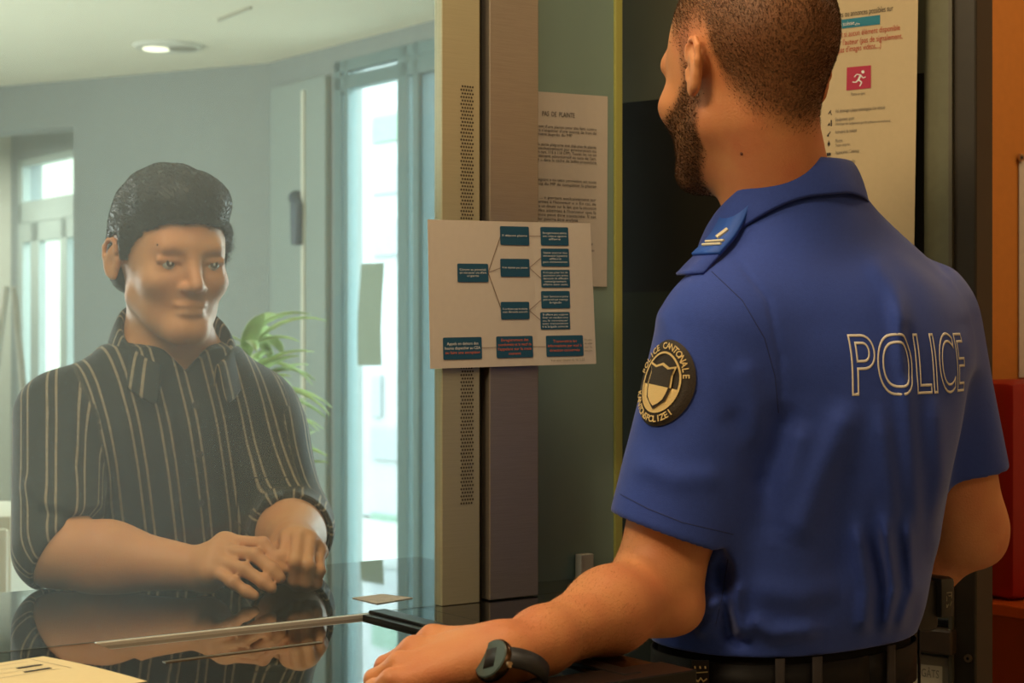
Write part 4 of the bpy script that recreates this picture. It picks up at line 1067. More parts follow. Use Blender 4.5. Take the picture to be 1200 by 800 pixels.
# epaulette with rank slide
e0_ = P(884, 250, 1.94); e1_ = P(808, 316, 1.875)
pts = []
for t in np.linspace(0, 1, 22):
    q_ = e0_*(1-t)+e1_*t; pts.append(stick(q_+np.array([0, 0, .12]), (0, 0, -1), .004+.006*math.sin(math.pi*min(1, t*1.05))))
wv = []
for i in range(len(pts)):
    d = (pts[min(i+1, len(pts)-1)]-pts[max(i-1, 0)]).normalized(); wv.append(d.cross(Vector((0, 0, 1))).normalized()*(.0165+.004*i/21))
ribbon('epaulette', pts, wv, M['blue'], shirt, .003)
M['slide'] = mat('bright_blue_slide', (34, 84, 176), .6, bump=.1)
ribbon('rank_slide', [p+Vector((0, 0, .0035)) for p in pts[5:17]], [x*1.06 for x in wv[5:17]], M['slide'], shirt, .004)
mk = MB()
for i in (10, 13, 14):
    a, b = pts[i]+Vector((0, 0, .0075)), pts[i]+Vector((0, 0, .0075))
    mk.tube([a-wv[i]*.75, b+wv[i]*.75] if i > 10 else [a-wv[i]*.3, pts[i+2]+Vector((0, 0, .0075))+wv[i]*.1], .0016 if i > 10 else .003, 6)
mk.build('rank_mark', mat('silver_thread', (226, 214, 178), .5), shirt)

# lettering on the back
v_, f_ = glyphs('POLICE', 1., outline=.016)
x0, x1 = v_[:, 0].min(), v_[:, 0].max(); y0_, y1_ = v_[:, 1].min(), v_[:, 1].max()
tl, tr = np.array(P(990, 425, 1.86)), None
right = np.array([*(-OL), 0.]); cen = np.array([.455, 1.70, 1.334])
cb_, _ = cast(1084, 426, sbvh)
cen = np.array(cb_)-np.array([*OF, 0])*.25
wid, hei = .180, .068
V = []
for a, b, c in v_:
    uu = ((a-x0)/(x1-x0)-.5); vv = ((b-y0_)/(y1_-y0_)-.5)
    p = cen+right*uu*wid+np.array([0, 0, 1])*(vv*hei+uu*.002)
    V.append(stick(p, (*OF, 0), .0004+max(0, c)*.03))
link('lettering', pydata('lettering', V, f_), mat('white_thread', (224, 216, 200), .6), shirt, True, 'white outlined POLICE lettering')

# round-oval police patch on the left sleeve
pc = P(778, 449, 1.82); pn = np.zeros(3)
for dx_, dy_ in ((0, 0), (-14, 10), (14, -10), (6, 30), (-6, -26), (14, 20)):
    n_ = cast(778+dx_, 449+dy_, sbvh)[1]; pn += np.array(n_)*(1 if n_.y < 0 else -1)
pn /= np.linalg.norm(pn); pu = aL*-1.0; pu = pu-pn*(pu@pn); pu /= np.linalg.norm(pu); pr_ = np.cross(pu, pn)
h0, n0 = cast(778, 449, sbvh)
pc = np.array(h0); 
def PT(u, v, lift):                             # patch coordinates in metres
    p = pc+pr_*u+pu*v+pn*.05
    h_ = sbvh.ray_cast(Vector(tuple(p)), Vector(tuple(-pn)))
    b = np.array(h_[0]) if h_[0] is not None and (h_[0]-Vector(tuple(p))).length < .075 else p-pn*.055
    flat = pc+pr_*u+pu*v-pn*(u*u*5.5+.0)
    return tuple(b*.6+flat*.4+pn*(lift+.0015))
def disc_patch(name, a, b, lift, m, parent, th=.0, n=40, rings=8, cy=0., vmin=-9, vmax=9):
    V, F = [], []
    for i in range(rings+1):
        for j in range(n):
            q_ = 2*math.pi*j/n; u_, v2 = a*i/rings*math.cos(q_), cy+b*i/rings*math.sin(q_)
            V.append(PT(u_, min(max(v2, vmin), vmax), lift+(-.0035 if (i == rings and th) else 0)))
    for i in range(rings):
        for j in range(n):
            k = i*n+j; k2 = i*n+(j+1) % n; F.append((k, k2, k2+n, k+n))
    return link(name, pydata(name, V, F), m, parent, True)
M['patchdark'] = mat('black_brown_embroidery', (44, 34, 20), .7, bump=.3, bscale=700); M['gold'] = mat('pale_gold_embroidery', (214, 184, 120), .6, bump=.3, bscale=700)
pa_, pb_ = .0385, .0475
disc_patch('shoulder_patch', pa_, pb_, .0045, M['patchdark'], shirt, .001)
def ring(name, a, b, w_, lift, m, cy=0., n=56):
    V, F = [], []
    for j in range(n):
        q_ = 2*math.pi*j/n
        for s_ in (-1, 1): V.append(PT((a+s_*w_)*math.cos(q_), cy+(b+s_*w_)*math.sin(q_), lift))
    for j in range(n): k = 2*j; k2 = 2*((j+1) % n); F.append((k, k+1, k2+1, k2))
    return link(name, pydata(name, V, F), m, shirt, True)
ring('patch_ring', .0255, .0325, .0011, .0062, M['gold'])
disc_patch('patch_lower_field', .0252, .0322, .0053, M['gold'], shirt, 0, vmax=-.004)
def poly(name, pts, lift, m):
    # fan with inner ring so that it follows the sleeve
    c = np.mean(pts, 0); V = [PT(*c, lift)]; F = []; n = len(pts); R = 5
    for i in range(1, R+1):
        for p in pts: V.append(PT(*(c+(np.array(p)-c)*i/R), lift))
    for j in range(n): F.append((0, 1+(j+1) % n, 1+j))
    for i in range(R-1):
        for j in range(n): a = 1+i*n+j; b = 1+i*n+(j+1) % n; F.append((a, b, b+n, a+n))
    return link(name, pydata(name, V, F), m, shirt, True)
shp = [(-.0175, .018), (-.009, .0155), (0, .019), (.009, .0155), (.0175, .018), (.0145, .009), (.0155, -.004), (.012, -.017), (0, -.0275), (-.012, -.017), (-.0155, -.004), (-.0145, .009)]
def grow(p, k): return [(a*k, (b+.004)*k-.004) for a, b in p]
def clip(p, up): return [(a, max(b, -.004) if up else min(b, -.004)) for a, b in p]
def dense(p, n=3): return [tuple(np.array(p[i])*(1-t)+np.array(p[(i+1) % len(p)])*t) for i in range(len(p)) for t in np.linspace(0, 1, n+1)[:-1]]
poly('patch_shield_outline', clip(dense(grow(shp, 1.10)), True), .0068, M['gold'])
poly('patch_shield_outline', clip(dense(grow(shp, 1.10)), False), .0068, M['patchdark'])
poly('patch_shield', clip(dense(grow(shp, .97)), True), .0078, M['patchdark'])
low_ = [(-.0142, -.004), (-.007, -.004), (0, -.004), (.007, -.004), (.0142, -.004), (.0128, -.011), (.0105, -.0175), (.006, -.0225), (0, -.0262), (-.006, -.0225), (-.0105, -.0175), (-.0128, -.011)]
poly('patch_shield_field', dense(low_), .0078, M['gold'])
def arc_text(name, text, a, b, ang0, ang1, size, flip):
    V, F = [], []; n = len(text)
    for i, ch in enumerate(text):
        if ch == ' ': continue
        g, f = glyphs(ch, size, bold=True); w_ = (g[:, 0].max()+g[:, 0].min())/2
        an = math.radians(ang0+(ang1-ang0)*(i+.5)/n); px_, py_ = a*math.cos(an), b*math.sin(an)
        nx, ny = math.cos(an)/a, math.sin(an)/b; l_ = math.hypot(nx, ny); nx, ny = nx/l_, ny/l_
        if flip: nx, ny = -nx, -ny
        tx_, ty = ny, -nx
        k = len(V)
        for q_ in g: V.append(PT(px_+tx_*(q_[0]-w_)*.95+nx*(q_[1]-size*.34), py_+ty*(q_[0]-w_)*.95+ny*(q_[1]-size*.34), .0062))
        F += [tuple(z+k for z in ff_) for ff_ in f]
    link(name, pydata(name, V, F), M['gold'], shirt, False)
arc_text('patch_text', 'POLICE CANTONALE', .0315, .0400, 172, 12, .0098, False)
arc_text('patch_text', 'KANTONSPOLIZEI', .0315, .0400, 200, 318, .0098, True)

# trousers and belt
tsec = [(.80, .32, 2.03, .178, .128), (.90, .322, 2.03, .176, .126), (.98, .325, 2.03, .166, .118), (1.035, .326, 2.03, .164, .117)]
tops_ = [('u', 0, loft(tsec, OL, OF, 2.4, .0, .80, 1.022))]
for sg in (1, -1):
    hipp = np.array([.32, 2.03])+OL*sg*.085; knee = hipp+OF*.02; ft = hipp+OL*sg*.02
    tops_ += [('u', .03, rc((*hipp, .84), (*knee, .48), .092, .066)), ('u', .03, rc((*knee, .48), (*ft, .06), .066, .055))]
tops_ += [('i', 0, lambda p: .035-p[:, 2])]
tme = sdf_mesh('trousers', tops_, (.02, 1.75, .02), (.62, 2.32, 1.04), .006); relax(tme, 1)
M['black_cloth'] = mat('black_uniform_cloth', (16, 14, 13), .85, noise=.1, nscale=200, bump=.2, bscale=700, spec=.2)
trous = link('trousers', tme, M['black_cloth'], per, True)
shs = []
for sg in (1, -1):
    ft = np.array([.32, 2.03])+OL*sg*.105
    sh = sdf_mesh('shoe', [('u', 0, ell((*(ft+OF*.06), .035), (.135, .048, .05), np.array([[*OF, 0], [*OL, 0], [0, 0, 1]]))), ('u', .03, rc((*(ft-OF*.02), .06), (*(ft-OF*.02), .11), .05, .045)), ('i', 0, lambda p: .002-p[:, 2])], (*(ft-.25), 0), (*(ft+.25), .18), .006)
    link('shoe', sh, mat('black_leather', (20, 20, 20), .35), per, True)
def belt_band(name, z0, z1, g, m, parent, th=.003, a0=0, a1=2*math.pi, n=72):
    V, F = [], []
    for i in range(n+1):
        t = a0+(a1-a0)*i/n; c, s_ = math.cos(t), math.sin(t); pw = 2/2.4
        l = (.166+g)*math.copysign(abs(s_)**pw, s_); f = -(.118+g)*math.copysign(abs(c)**pw, c)
        xy = np.array([.325, 2.03])+OL*l+OF*f
        V += [(*xy, z0), (*xy, z1)]
    for i in range(n): F.append((2*i, 2*i+1, 2*i+3, 2*i+2))
    o = link(name, pydata(name, V, F), m, parent, True); q_ = o.modifiers.new('thick', 'SOLIDIFY'); q_.thickness = th; q_.offset = 1; return o
M['belt'] = mat('black_leather_belt', (12, 10, 9), .55, noise=.1, nscale=90, spec=.2)
M['loop'] = mat('charcoal_loop', (44, 38, 36), .85)
belt_band('belt', .958, 1.004, .004, M['belt'], per)
for a in (.0-.15, .42, .72, -.95):
    belt_band('belt_loop', .945, 1.012, .010, M['loop'], per, .002, a-.038, a+.038, 4)
# badge tab on the pouch
M['tab'] = mat('dark_brown_tab', (48, 38, 26), .6)
# left side of the belt, towards the camera: a woven tab with three dots and an emblem
def BP(x, y, lift=.0):
    h_ = None
    Y = 1.9
    # belt surface by intersecting the sight line with the band ellipse
    d = np.array([(x-600)/FPX, 1.0]); best = None
    for Y in np.linspace(1.75, 2.2, 900):
        q_ = d*Y-np.array([.325, 2.03]); l = q_@OL; f = q_@OF
        if (abs(l)/(.176+lift))**2.4+(abs(f)/(.128+lift))**2.4 <= 1: best = Y; break
    return P(x, y, best if best else 1.93)
tq = [BP(x, y, .0) for x, y in ((811, 800), (831, 800), (831, 774), (811, 774))]
tabo = link('belt_tab', pydata('belt_tab', [*tq, *[p+np.array([0, .006, 0]) for p in tq]], [(0, 1, 2, 3), (7, 6, 5, 4), (0, 4, 5, 1), (1, 5, 6, 2), (2, 6, 7, 3), (3, 7, 4, 0)]), M['tab'], per)
bmx = MB()
dd_ = np.array([0, -.0012, 0])
for x in (814, 820, 826): bmx.tube([BP(x, 780)+dd_, BP(x+.6, 783)+dd_], .001, 6)
bmx.tube([BP(812, 788)+dd_, BP(829, 787)+dd_], .0006, 6)
bmx.tube([BP(814, 795)+dd_, BP(818, 798)+dd_, BP(821, 794)+dd_, BP(824, 798)+dd_, BP(828, 795)+dd_], .001, 6)
bmx.build('tab_emblem', M['gold'], tabo)
# holster on the right hip
hc = P(1080, 705, 2.10)
ho = MB()
HB = lambda a, b, z: (*(hc[:2]+np.array([.86, .51])*a+np.array([-.51, .86])*b), z)
ho.fbox(HB, -.045, .012, -.02, .03, hc[2]-.034, hc[2]+.03, .008)
holo = ho.build('holster', mat('black_plastic', (16, 16, 15), .4), per, True)
MB().fbox(HB, .006, .030, -.028, .024, hc[2]-.018, hc[2]+.032, .006).build('holster_guard', mat('dark_grey_plastic', (44, 42, 36), .35), holo, True)
gk = P(1104, 704, 2.07)
gm = MB()
for a, b in (((-.004, .008), (.006, .008)), ((.006, .008), (.006, .001)), ((.0, .004), (.006, .004)), ((-.004, -.002), (-.004, .004)), ((-.003, -.010), (.0, -.006)), ((.003, -.008), (.006, -.003)), ((-.004, -.006), (-.004, -.010))):
    gm.tube([HB(.021+a[0]*.8-.004, -.0285, gk[2]+a[1]), HB(.021+b[0]*.8-.004, -.0285, gk[2]+b[1])], .0006, 5)
gm.build('holster_mark', mat('grey_print', (150, 142, 118), .6), holo)
cdp = [P(x, y, Y) for x, y, Y in ((1058, 738, 2.06), (1064, 752, 2.05), (1070, 775, 2.05), (1069, 795, 2.06), (1062, 815, 2.08))]
MB().tube(cdp, .0022, 8).build('cord', M['belt'], per, True)

# watch on the left wrist
wax = (WL_-EL_)/np.linalg.norm(WL_-EL_)
wc_ = WL_+wax*-.004
wn = np.array([-.66, -.52, .54]); wn /= np.linalg.norm(wn)
wp = P(576, 772, 1.615); wc_ = wp-wn*.031; wax = wax-wn*(wn@wax); wax /= np.linalg.norm(wax)
wt = thing('wristwatch', wc_, 'black round smartwatch on the officer left wrist', 'watch') if False else None
wo = MB()
e1 = np.cross(wax, wn); e1 /= np.linalg.norm(e1); e2 = np.cross(e1, wax)
V, F = [], []; n = 40
for i in range(n):
    t = 2*math.pi*i/n; d = e1*math.cos(t)+e2*math.sin(t)
    for s_ in (-.010, .010): V.append(wc_+d*.0305+wax*s_)
for i in range(n): k = 2*i; k2 = 2*((i+1) % n); F.append((k, k+1, k2+1, k2))
wst = link('watch_strap', pydata('watch_strap', V, F), mat('black_rubber', (20, 18, 17), .5), per, True); q_ = wst.modifiers.new('thick', 'SOLIDIFY'); q_.thickness = .0035; q_.offset = 1
case = MB(); case.tube([wp-wn*.009, wp-wn*.006, wp-wn*.001, wp+wn*.001], [.0195, .0215, .0215, .020], 40); 
case.build('watch_case', mat('dark_bronze_case', (84, 62, 42), .25, .9), wst, True)
MB().tube([wp+wn*.001, wp+wn*.0022], [.0198, .0188], 40).build('watch_dial', mat('dark_teal_watch_glass', (66, 78, 72), .35, 0, spec=.5), wst, True)
bz = np.cross(wn, [0, 0, 1]); bz /= np.linalg.norm(bz)
MB().tube([wp-wn*.004+bz*-.0205, wp-wn*.004+bz*-.0245], .003, 12).build('watch_crown', M['chrome'], wst, True)

# ------------------------------------------------------------------ the visitor
VF = np.array([.45, -.89]); VF /= np.linalg.norm(VF); VL = np.array([-VF[1], VF[0]])
vsec = [(.78, -.515, 2.62, .172, .125), (.95, -.51, 2.59, .180, .128), (1.08, -.505, 2.56, .184, .128), (1.18, -.502, 2.54, .186, .126), (1.25, -.50, 2.525, .180, .114), (1.30, -.50, 2.515, .145, .094), (1.34, -.50, 2.505, .10, .078), (1.385, -.50, 2.495, .064, .062), (1.42, -.5, 2.485, .056, .056)]
vSR = np.array([-.645, 2.435, 1.252]); vSL = np.array([-.388, 2.575, 1.252])
vER = np.array([-.600, 2.262, 1.080]); vWR = np.array([-.408, 2.225, 1.064])
vEL = np.array([-.322, 2.47, 1.090]); vWL = np.array([-.292, 2.285, 1.088])
VH = np.array([(199-600)/FPX*2.46, 2.46, 1.36+(400-303)/FPX*2.44])
vh, VW, VM = head_ops(VH, (.52, -.854), .99, pitch=-.07, neck_to=(-.503, 2.505, 1.32), neck_r=(.050, .056))
vp = thing('person', (-.51, 2.62, 0), 'dark-haired visitor in a dark striped shirt leaning on the counter behind glass', 'person')
vo = list(vh)+[('u', .03, loft(vsec, VL, VF, 2.3, -.012)),
      ('u', .04, rc(vSR, vER, .052, .042)), ('u', .02, rc(vER, vER*.65+vWR*.35, .044, .044)), ('u', .03, rc(vER*.65+vWR*.35, vWR, .044, .028)),
      ('u', .012, ell(vER+np.array([-.012, -.004, -.006]), (.036, .034, .034))),
      ('u', .04, rc(vSL, vEL, .052, .042)), ('u', .02, rc(vEL, vEL*.6+vWL*.4, .044, .043)), ('u', .03, rc(vEL*.6+vWL*.4, vWL, .043, .029))]
# right hand: back of the hand to the camera, fingers pointing to the right and down
Q = lambda x, y, Y: P(x, y, Y)
vk = [Q(270, 634, 2.222), Q(264, 645, 2.205), Q(258, 657, 2.192), Q(252, 669, 2.182)]
vw = vWR+np.array([.012, -.002, .0])
for kq, r_ in zip(vk, (.016, .0165, .016, .015)): vo.append(('u', .016, rc(vw, kq+np.array([-.008, .004, -.003]), .023, r_)))
fg = [[vk[0], Q(308, 637, 2.198), Q(324, 655, 2.186), Q(331, 667, 2.182)], [vk[1], Q(298, 650, 2.180), Q(319, 668, 2.168), Q(328, 677, 2.165)], [vk[2], Q(286, 667, 2.168), Q(309, 682, 2.158), Q(318, 689, 2.155)], [vk[3], Q(273, 682, 2.160), Q(289, 693, 2.155), Q(298, 697.5, 2.153)]]
for g_, r_ in zip(fg, (.0094, .0097, .0093, .0084)): vo += [('u', .005, ell(g_[0], (r_*1.12,)*3))]+finger(g_, r_, r_*.82, .004)
tb = [vw+np.array([.02, .006, .008]), Q(290, 640, 2.25), Q(322, 658, 2.225), Q(330, 670, 2.21)]
vo += finger(tb, .014, .0095, .012)
# left hand: knuckles up, fingers curling down and inwards
lw = vWL
lk = [Q(337, 632, 2.218), Q(350, 630, 2.208), Q(363, 636, 2.208), Q(374, 648, 2.216)]
for kq, r_ in zip(lk, (.016, .0165, .016, .0145)): vo.append(('u', .016, rc(lw, kq+np.array([0, .010, 0]), .024, r_*.8)))
lg = [[lk[0], Q(332, 653, 2.190), Q(333, 672, 2.200), Q(341, 682, 2.222)], [lk[1], Q(346, 658, 2.178), Q(345, 680, 2.190), Q(348, 687, 2.215)], [lk[2], Q(361, 662, 2.180), Q(359, 682, 2.190), Q(360, 688, 2.215)], [lk[3], Q(374, 668, 2.192), Q(371, 683, 2.200), Q(369, 686, 2.22)]]
for g_, r_ in zip(lg, (.0088, .0092, .0088, .0080)): vo += [('u', .004, ell(g_[0], (r_*1.12,)*3))]+finger(g_, r_, r_*.84, .003)
vo += finger([lw+np.array([-.018, -.012, -.004]), Q(328, 645, 2.235), Q(324, 664, 2.225), Q(330, 676, 2.215)], .013, .0092, .01)
vme = sdf_mesh('body', vo, (-.74, 2.11, .80), (-.17, 2.74, 1.63), .0030); relax(vme, 1)
vv_ = verts_of(vme).astype(float); q = (vv_-VH)@VM.T/.99
set_attr(vme, 'hair', np.zeros(len(vv_)))
M['skin_v'] = skin_mat('fair_skin', (210, 150, 102), (200, 130, 90))
link('body', vme, M['skin_v'], vp, True)
for sg in (1, -1): eye(VW, .99, sg, vp)
br = MB()
for sg in (1, -1): br.tube([VW(.094, sg*.016, .020), VW(.0935, sg*.032, .025), VW(.082, sg*.049, .021)], [.003, .0036, .002], 8)
br.build('eyebrows', mat('dark_eyebrow', (46, 40, 36), .8), vp, True)
li = MB()
M['hair_v'] = mat('dark_hair', (44, 42, 40), .5, noise=.3, nscale=90, stretch=(1, 1, .4), bump=.6, bscale=260)
hm = np.stack([VM[0], VM[1], VM[2]])
hair_ops = [('u', 0, ell(VW(-.010, 0, .045), (.105, .0815, .094), hm)), ('u', .02, ell(VW(.045, .0, .085), (.058, .070, .042), hm)), ('u', .02, ell(VW(-.05, 0, -.005), (.062, .078, .062), hm)),
            ('u', .01, rc(VW(.022, .076, .045), VW(.016, .077, .002), .010, .005)), ('u', .01, rc(VW(.022, -.076, .045), VW(.016, -.077, .002), .010, .005))]
def face_cut(p):                                # keep hair out of the face, behind a hairline
    q_ = (p-VH)@VM.T/.99
    l = np.interp(np.abs(q_[:, 1]), [0, .04, .058, .07, .09], [.052, .050, .038, .01, -.01])
    a = np.interp(np.abs(q_[:, 1]), [0, .04, .06, .08], [.03, .03, .03, .03])
    return np.minimum((l-q_[:, 2]), (q_[:, 0]-a+.0))
hair_ops += [('s', .004, lambda p: -face_cut(p)*1.0) if False else ('i', 0, lambda p: np.minimum((np.interp(np.abs((p-VH)@VM.T/.99)[:, 1], [0, .045, .06, .07, .09], [.054, .050, .040, .008, .004])-((p-VH)@VM.T/.99)[:, 2]), ((p-VH)@VM.T/.99)[:, 0]-.022)),
             ('i', 0, lambda p: np.minimum(.034-((p-VH)@VM.T/.99)[:, 2], np.minimum(((p-VH)@VM.T/.99)[:, 0]+.034, .013-((p-VH)@VM.T/.99)[:, 0])+.0)),
             ('i', 0, lambda p: -.07-((p-VH)@VM.T/.99)[:, 2]),
             ('d', 0, lambda p: .0008*np.sin(((p-VH)@VM.T)[:, 1]*150+((p-VH)@VM.T)[:, 0]*70+2*np.sin(((p-VH)@VM.T)[:, 2]*60)))]
hme = sdf_mesh('hair', hair_ops, tuple(VH-.16), tuple(VH+.17), .0028); relax(hme, 1)
link('hair', hme, M['hair_v'], vp, True)
hq = (verts_of(hme).astype(float)-VH)@VM.T/.99
strands('hair_tips', hme, smooth01(hq[:, 2], -.03, .02)+.02, 26000, .020, M['hair_v'], vp, comb=tuple(VM[0]*.5+VM[1]*.4-VM[2]*.35), combk=.72, rad=.0005, jitter=.5)

# visitor shirt: dark cloth with paired pale stripes
def vsleeve(a, b, r1, r2, hem, hn): return sleeve(a, b, r1, r2, hem, hn)
hemVR = vER+np.array([.004, .0, .006]); hnVR = np.array([.84, -.25, -.48]); hnVR /= np.linalg.norm(hnVR)
hemVL = vEL+(vWL-vEL)*.42; hnVL = (vWL-vEL)/np.linalg.norm(vWL-vEL)
upR = vSR+(vER-vSR)*.93
vcre = [([(60, 470), (75, 520), (92, 560)], -.006, .010), ([(40, 600), (70, 605), (95, 610)], -.007, .008), ([(25, 560), (50, 585), (85, 590)], .006, .012), ([(90, 480), (80, 540), (92, 600)], .004, .012), ([(300, 470), (330, 540), (345, 590)], -.004, .012), ([(290, 520), (310, 580), (330, 610)], .005, .012),
        ([(140, 470), (155, 560), (160, 640)], .003, .016), ([(230, 460), (250, 540), (262, 620)], .003, .014), ([(300, 560), (290, 610), (280, 640)], -.004, .012), ([(200, 470), (205, 560), (215, 640)], .0025, .008)]
def vneck(p):                                   # open neckline
    q_ = p[:, :2]-np.array([-.498, 2.50]); l = q_@VL; f = q_@VF
    return np.maximum(np.maximum((1.318+np.abs(l)*1.0-p[:, 2])*.6, -f-.02), np.abs(l)-.085)
f_low = vsleeve(vEL, vWL, .062, .055, hemVL, hnVL)
vs_ops = [('u', 0, loft(vsec, VL, VF, 2.35, .006, .80, 1.35)),
          ('u', .035, fmax(rc(vSR, vER+np.array([-.004, .006, .004]), .066, .060), plane(hemVR, hnVR))),
          ('u', .035, rc(vSL, vEL, .064, .060)), ('u', .02, f_low),
          ('u', .05, rc((-.53, 2.485, 1.315), vSR+np.array([.03, .02, .012]), .046, .042)), ('u', .05, rc((-.47, 2.515, 1.315), vSL+np.array([-.03, -.02, .012]), .046, .042)),
          ('s', .006, vneck), ('d', 0, folds(vcre, 2.4, lambda p: 1.0))]
vsm = sdf_mesh('shirt', vs_ops, (-.78, 2.14, .79), (-.15, 2.76, 1.38), .0034); relax(vsm, 2)
pv_ = verts_of(vsm).astype(float)
cz = [np.interp(pv_[:, 2], [r[0] for r in vsec], [r[k] for r in vsec]) for k in (1, 2, 3, 4)]
qq = np.stack([pv_[:, 0]-cz[0], pv_[:, 1]-cz[1]], 1); l_ = qq@VL; f_ = qq@VF
st_t = np.clip(l_/.19, -1.6, 1.6)*.19+np.where(f_ < 0, .5, 0)+(1.3-pv_[:, 2])*-.10
def arm_coord(a, b, ref):
    ax = (b-a)/np.linalg.norm(b-a); rel = pv_-a; t = rel@ax; r = rel-t[:, None]*ax
    e = np.array(ref, float); e -= ax*(e@ax); e /= np.linalg.norm(e); g = np.cross(ax, e)
    return np.arctan2(r@g, r@e)*.062, np.linalg.norm(rel-np.clip(t, 0, np.linalg.norm(b-a))[:, None]*ax, axis=1)
cR, dR = arm_coord(vSR, vER, (0, -1, 0)); cL, dL = arm_coord(vSL, vEL, (0, -1, 0)); cL2, dL2 = arm_coord(vEL, vWL, (0, 0, 1))
lat = l_
strp = st_t.copy()
mR = (dR < .076) & (l_ < -.135); mL = (dL < .074) & (l_ > .135); mL2 = (dL2 < .066) & (dL2 < dL)
strp[mR] = cR[mR]; strp[mL] = cL[mL]; strp[mL2] = cL2[mL2]
set_attr(vsm, 'stripe', strp)
def stripe_mat():
    m = mat('dark_striped_cloth', (38, 44, 42), .8, bump=.2, bscale=600, spec=.3, sheen=.15); nt = m.node_tree; b = nt.nodes['Principled BSDF']
    at = nt.nodes.new('ShaderNodeAttribute'); at.attribute_name = 'stripe'
    def math_(op, a, b_=None, c=None, clamp=False):
        n = nt.nodes.new('ShaderNodeMath'); n.operation = op; n.use_clamp = clamp
        for i, x in enumerate((a, b_, c)):
            if x is None: continue
            if isinstance(x, (int, float)): n.inputs[i].default_value = x
            else: nt.links.new(x, n.inputs[i])
        return n.outputs[0]
    x = math_('FRACT', math_('DIVIDE', math_('ADD', at.outputs['Fac'], 1.003), .0405))
    d1 = math_('ABSOLUTE', math_('SUBTRACT', x, .33)); d2 = math_('ABSOLUTE', math_('SUBTRACT', x, .63))
    d = math_('MINIMUM', d1, d2)
    a = math_('SUBTRACT', 1.0, math_('DIVIDE', d, .052), None, True); a = math_('MULTIPLY', a, 2.2, None, True)
    tc = nt.nodes.new('ShaderNodeTexCoord'); n = nt.nodes.new('ShaderNodeTexNoise'); n.inputs['Scale'].default_value = 300; nt.links.new(tc.outputs['Object'], n.inputs['Vector'])
    a = math_('MULTIPLY', a, math_('MULTIPLY_ADD', n.outputs['Fac'], 1.2, .15, True))
    mx = nt.nodes.new('ShaderNodeMix'); mx.data_type = 'RGBA'; mx.inputs['A'].default_value = (*lin((34, 40, 38)), 1); mx.inputs['B'].default_value = (*lin((166, 145, 116)), 1)
    nt.links.new(a, mx.inputs['Factor']); nt.links.new(mx.outputs['Result'], b.inputs['Base Color'])
    return m
M['stripe'] = stripe_mat()
vsh = link('shirt', vsm, M['stripe'], vp, True)
# visitor collar: open at the front
vcc = np.array([-.498, 2.497])
def vprof(th):
    a = abs(th)/math.pi; s = float(smooth01(np.array(a), .25, 1.0)); zt_ = 1.412-.092*s; k = 1+.50*s
    rb = .066*k; h_ = .036+.026*s
    return [(rb-.006, zt_-.045), (rb-.003, zt_-.016), (rb-.0005, zt_-.003), (rb+.003, zt_), (rb+.007, zt_-.005), (rb+.013, zt_-h_*.5), (rb+.019+.004*s, zt_-h_)]
vcm = collar_mesh(vcc, VL, VF, -2.72, 2.72, vprof, 56); 
cv = verts_of(vcm); ang = np.arctan2((cv[:, :2]-vcc)@VL, -((cv[:, :2]-vcc)@VF)); set_attr(vcm, 'stripe', ang*.072)
vco = link('collar', vcm, M['stripe'], vsh, True); q_ = vco.modifiers.new('thick', 'SOLIDIFY'); q_.thickness = .0026; q_.offset = 0; q2 = vco.modifiers.new('sub', 'SUBSURF'); q2.levels = 1; q2.render_levels = 1
vb = BVHTree.FromPolygons([tuple(x) for x in pv_], [tuple(p.vertices) for p in vsm.polygons])
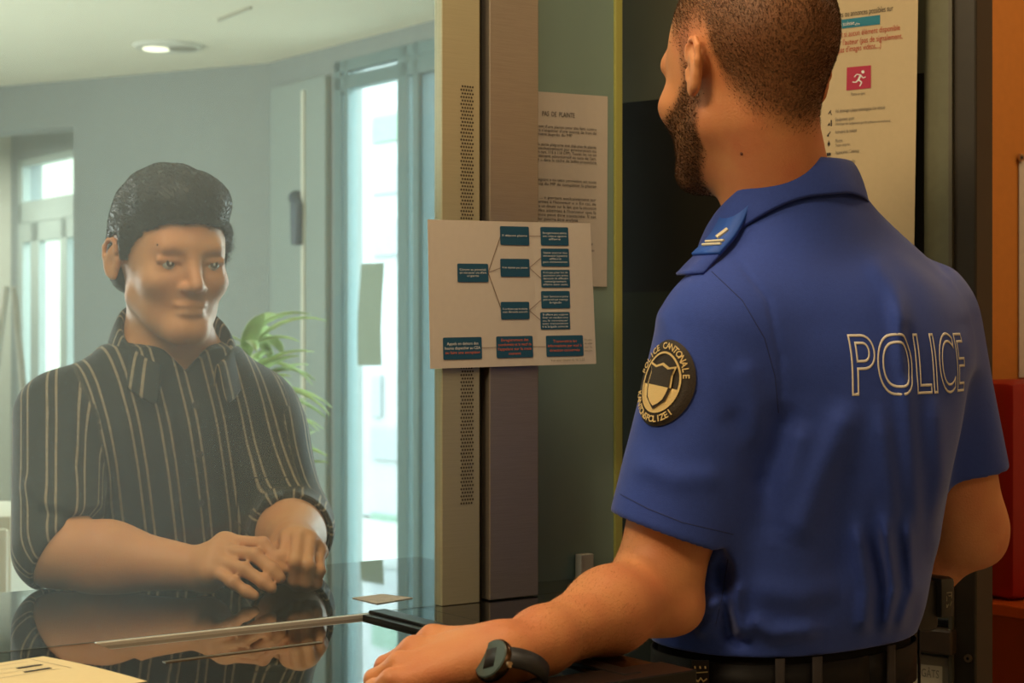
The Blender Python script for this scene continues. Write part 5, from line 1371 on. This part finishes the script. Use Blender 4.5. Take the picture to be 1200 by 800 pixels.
for z in (1.27, 1.20, 1.13, 1.06):
    cxy = np.array([np.interp(z, [r[0] for r in vsec], [r[1] for r in vsec]), np.interp(z, [r[0] for r in vsec], [r[2] for r in vsec])])
    h_ = vb.ray_cast(Vector((*(cxy+VF*.4), z)), Vector((*(-VF), 0)))
    if h_[0]: MB().disc(h_[0], (*VF, 0), .0052, .0022, 16).build('button', mat('dark_button', (60, 60, 58), .4), vsh)
# patch pocket outline on the chest
pk = MB(); pts = []
for l, z in ((.055, 1.165), (.057, 1.075), (.092, 1.06), (.125, 1.075), (.123, 1.165), (.055, 1.165)):
    pts.append((l, z))
pp_ = []
for (l0, z0), (l1, z1) in zip(pts, pts[1:]):
    for t in np.linspace(0, 1, 8)[:-1]:
        l, z = l0+(l1-l0)*t, z0+(z1-z0)*t; c_ = np.array([-.502, 2.54])+VL*l
        h_ = vb.ray_cast(Vector((*(c_+VF*.4), z)), Vector((*(-VF), 0)))
        if h_[0]: pp_.append(h_[0]+Vector((*VF, 0))*.0006)
if len(pp_) > 3: pk.tube(pp_, .0010, 6); pk.build('pocket_seam', mat('dark_thread', (28, 32, 31), .8), vsh)
# trousers and shoes of the visitor, below the counter
vt = [('u', 0, loft([(.68, -.525, 2.66, .165, .125), (.80, -.515, 2.63, .168, .122), (.84, -.513, 2.62, .165, .118)], VL, VF, 2.4, 0, .68, .84))]
for sg in (1, -1):
    hp_ = np.array([-.525, 2.66])+VL*sg*.085; kn_ = hp_+VF*.06; ft = hp_
    vt += [('u', .03, rc((*hp_, .72), (*kn_, .42), .085, .062)), ('u', .03, rc((*kn_, .42), (*ft, .06), .062, .05))]
vt += [('i', 0, lambda p: .035-p[:, 2])]
vtm = sdf_mesh('trousers', vt, (-.80, 2.40, .02), (-.25, 2.92, .86), .007); link('trousers', vtm, mat('dark_denim', (44, 50, 62), .8), vp, True)
for sg in (1, -1):
    ft = np.array([-.525, 2.66])+VL*sg*.085
    sh = sdf_mesh('shoe', [('u', 0, ell((*(ft+VF*.06), .035), (.125, .045, .048), np.array([[*VF, 0], [*VL, 0], [0, 0, 1]]))), ('u', .03, rc((*(ft-VF*.02), .06), (*(ft-VF*.02), .10), .046, .042)), ('i', 0, lambda p: .002-p[:, 2])], (*(ft-.22), 0), (*(ft+.22), .16), .007)
    link('shoe', sh, mat('grey_shoe', (90, 90, 92), .6), vp, True)
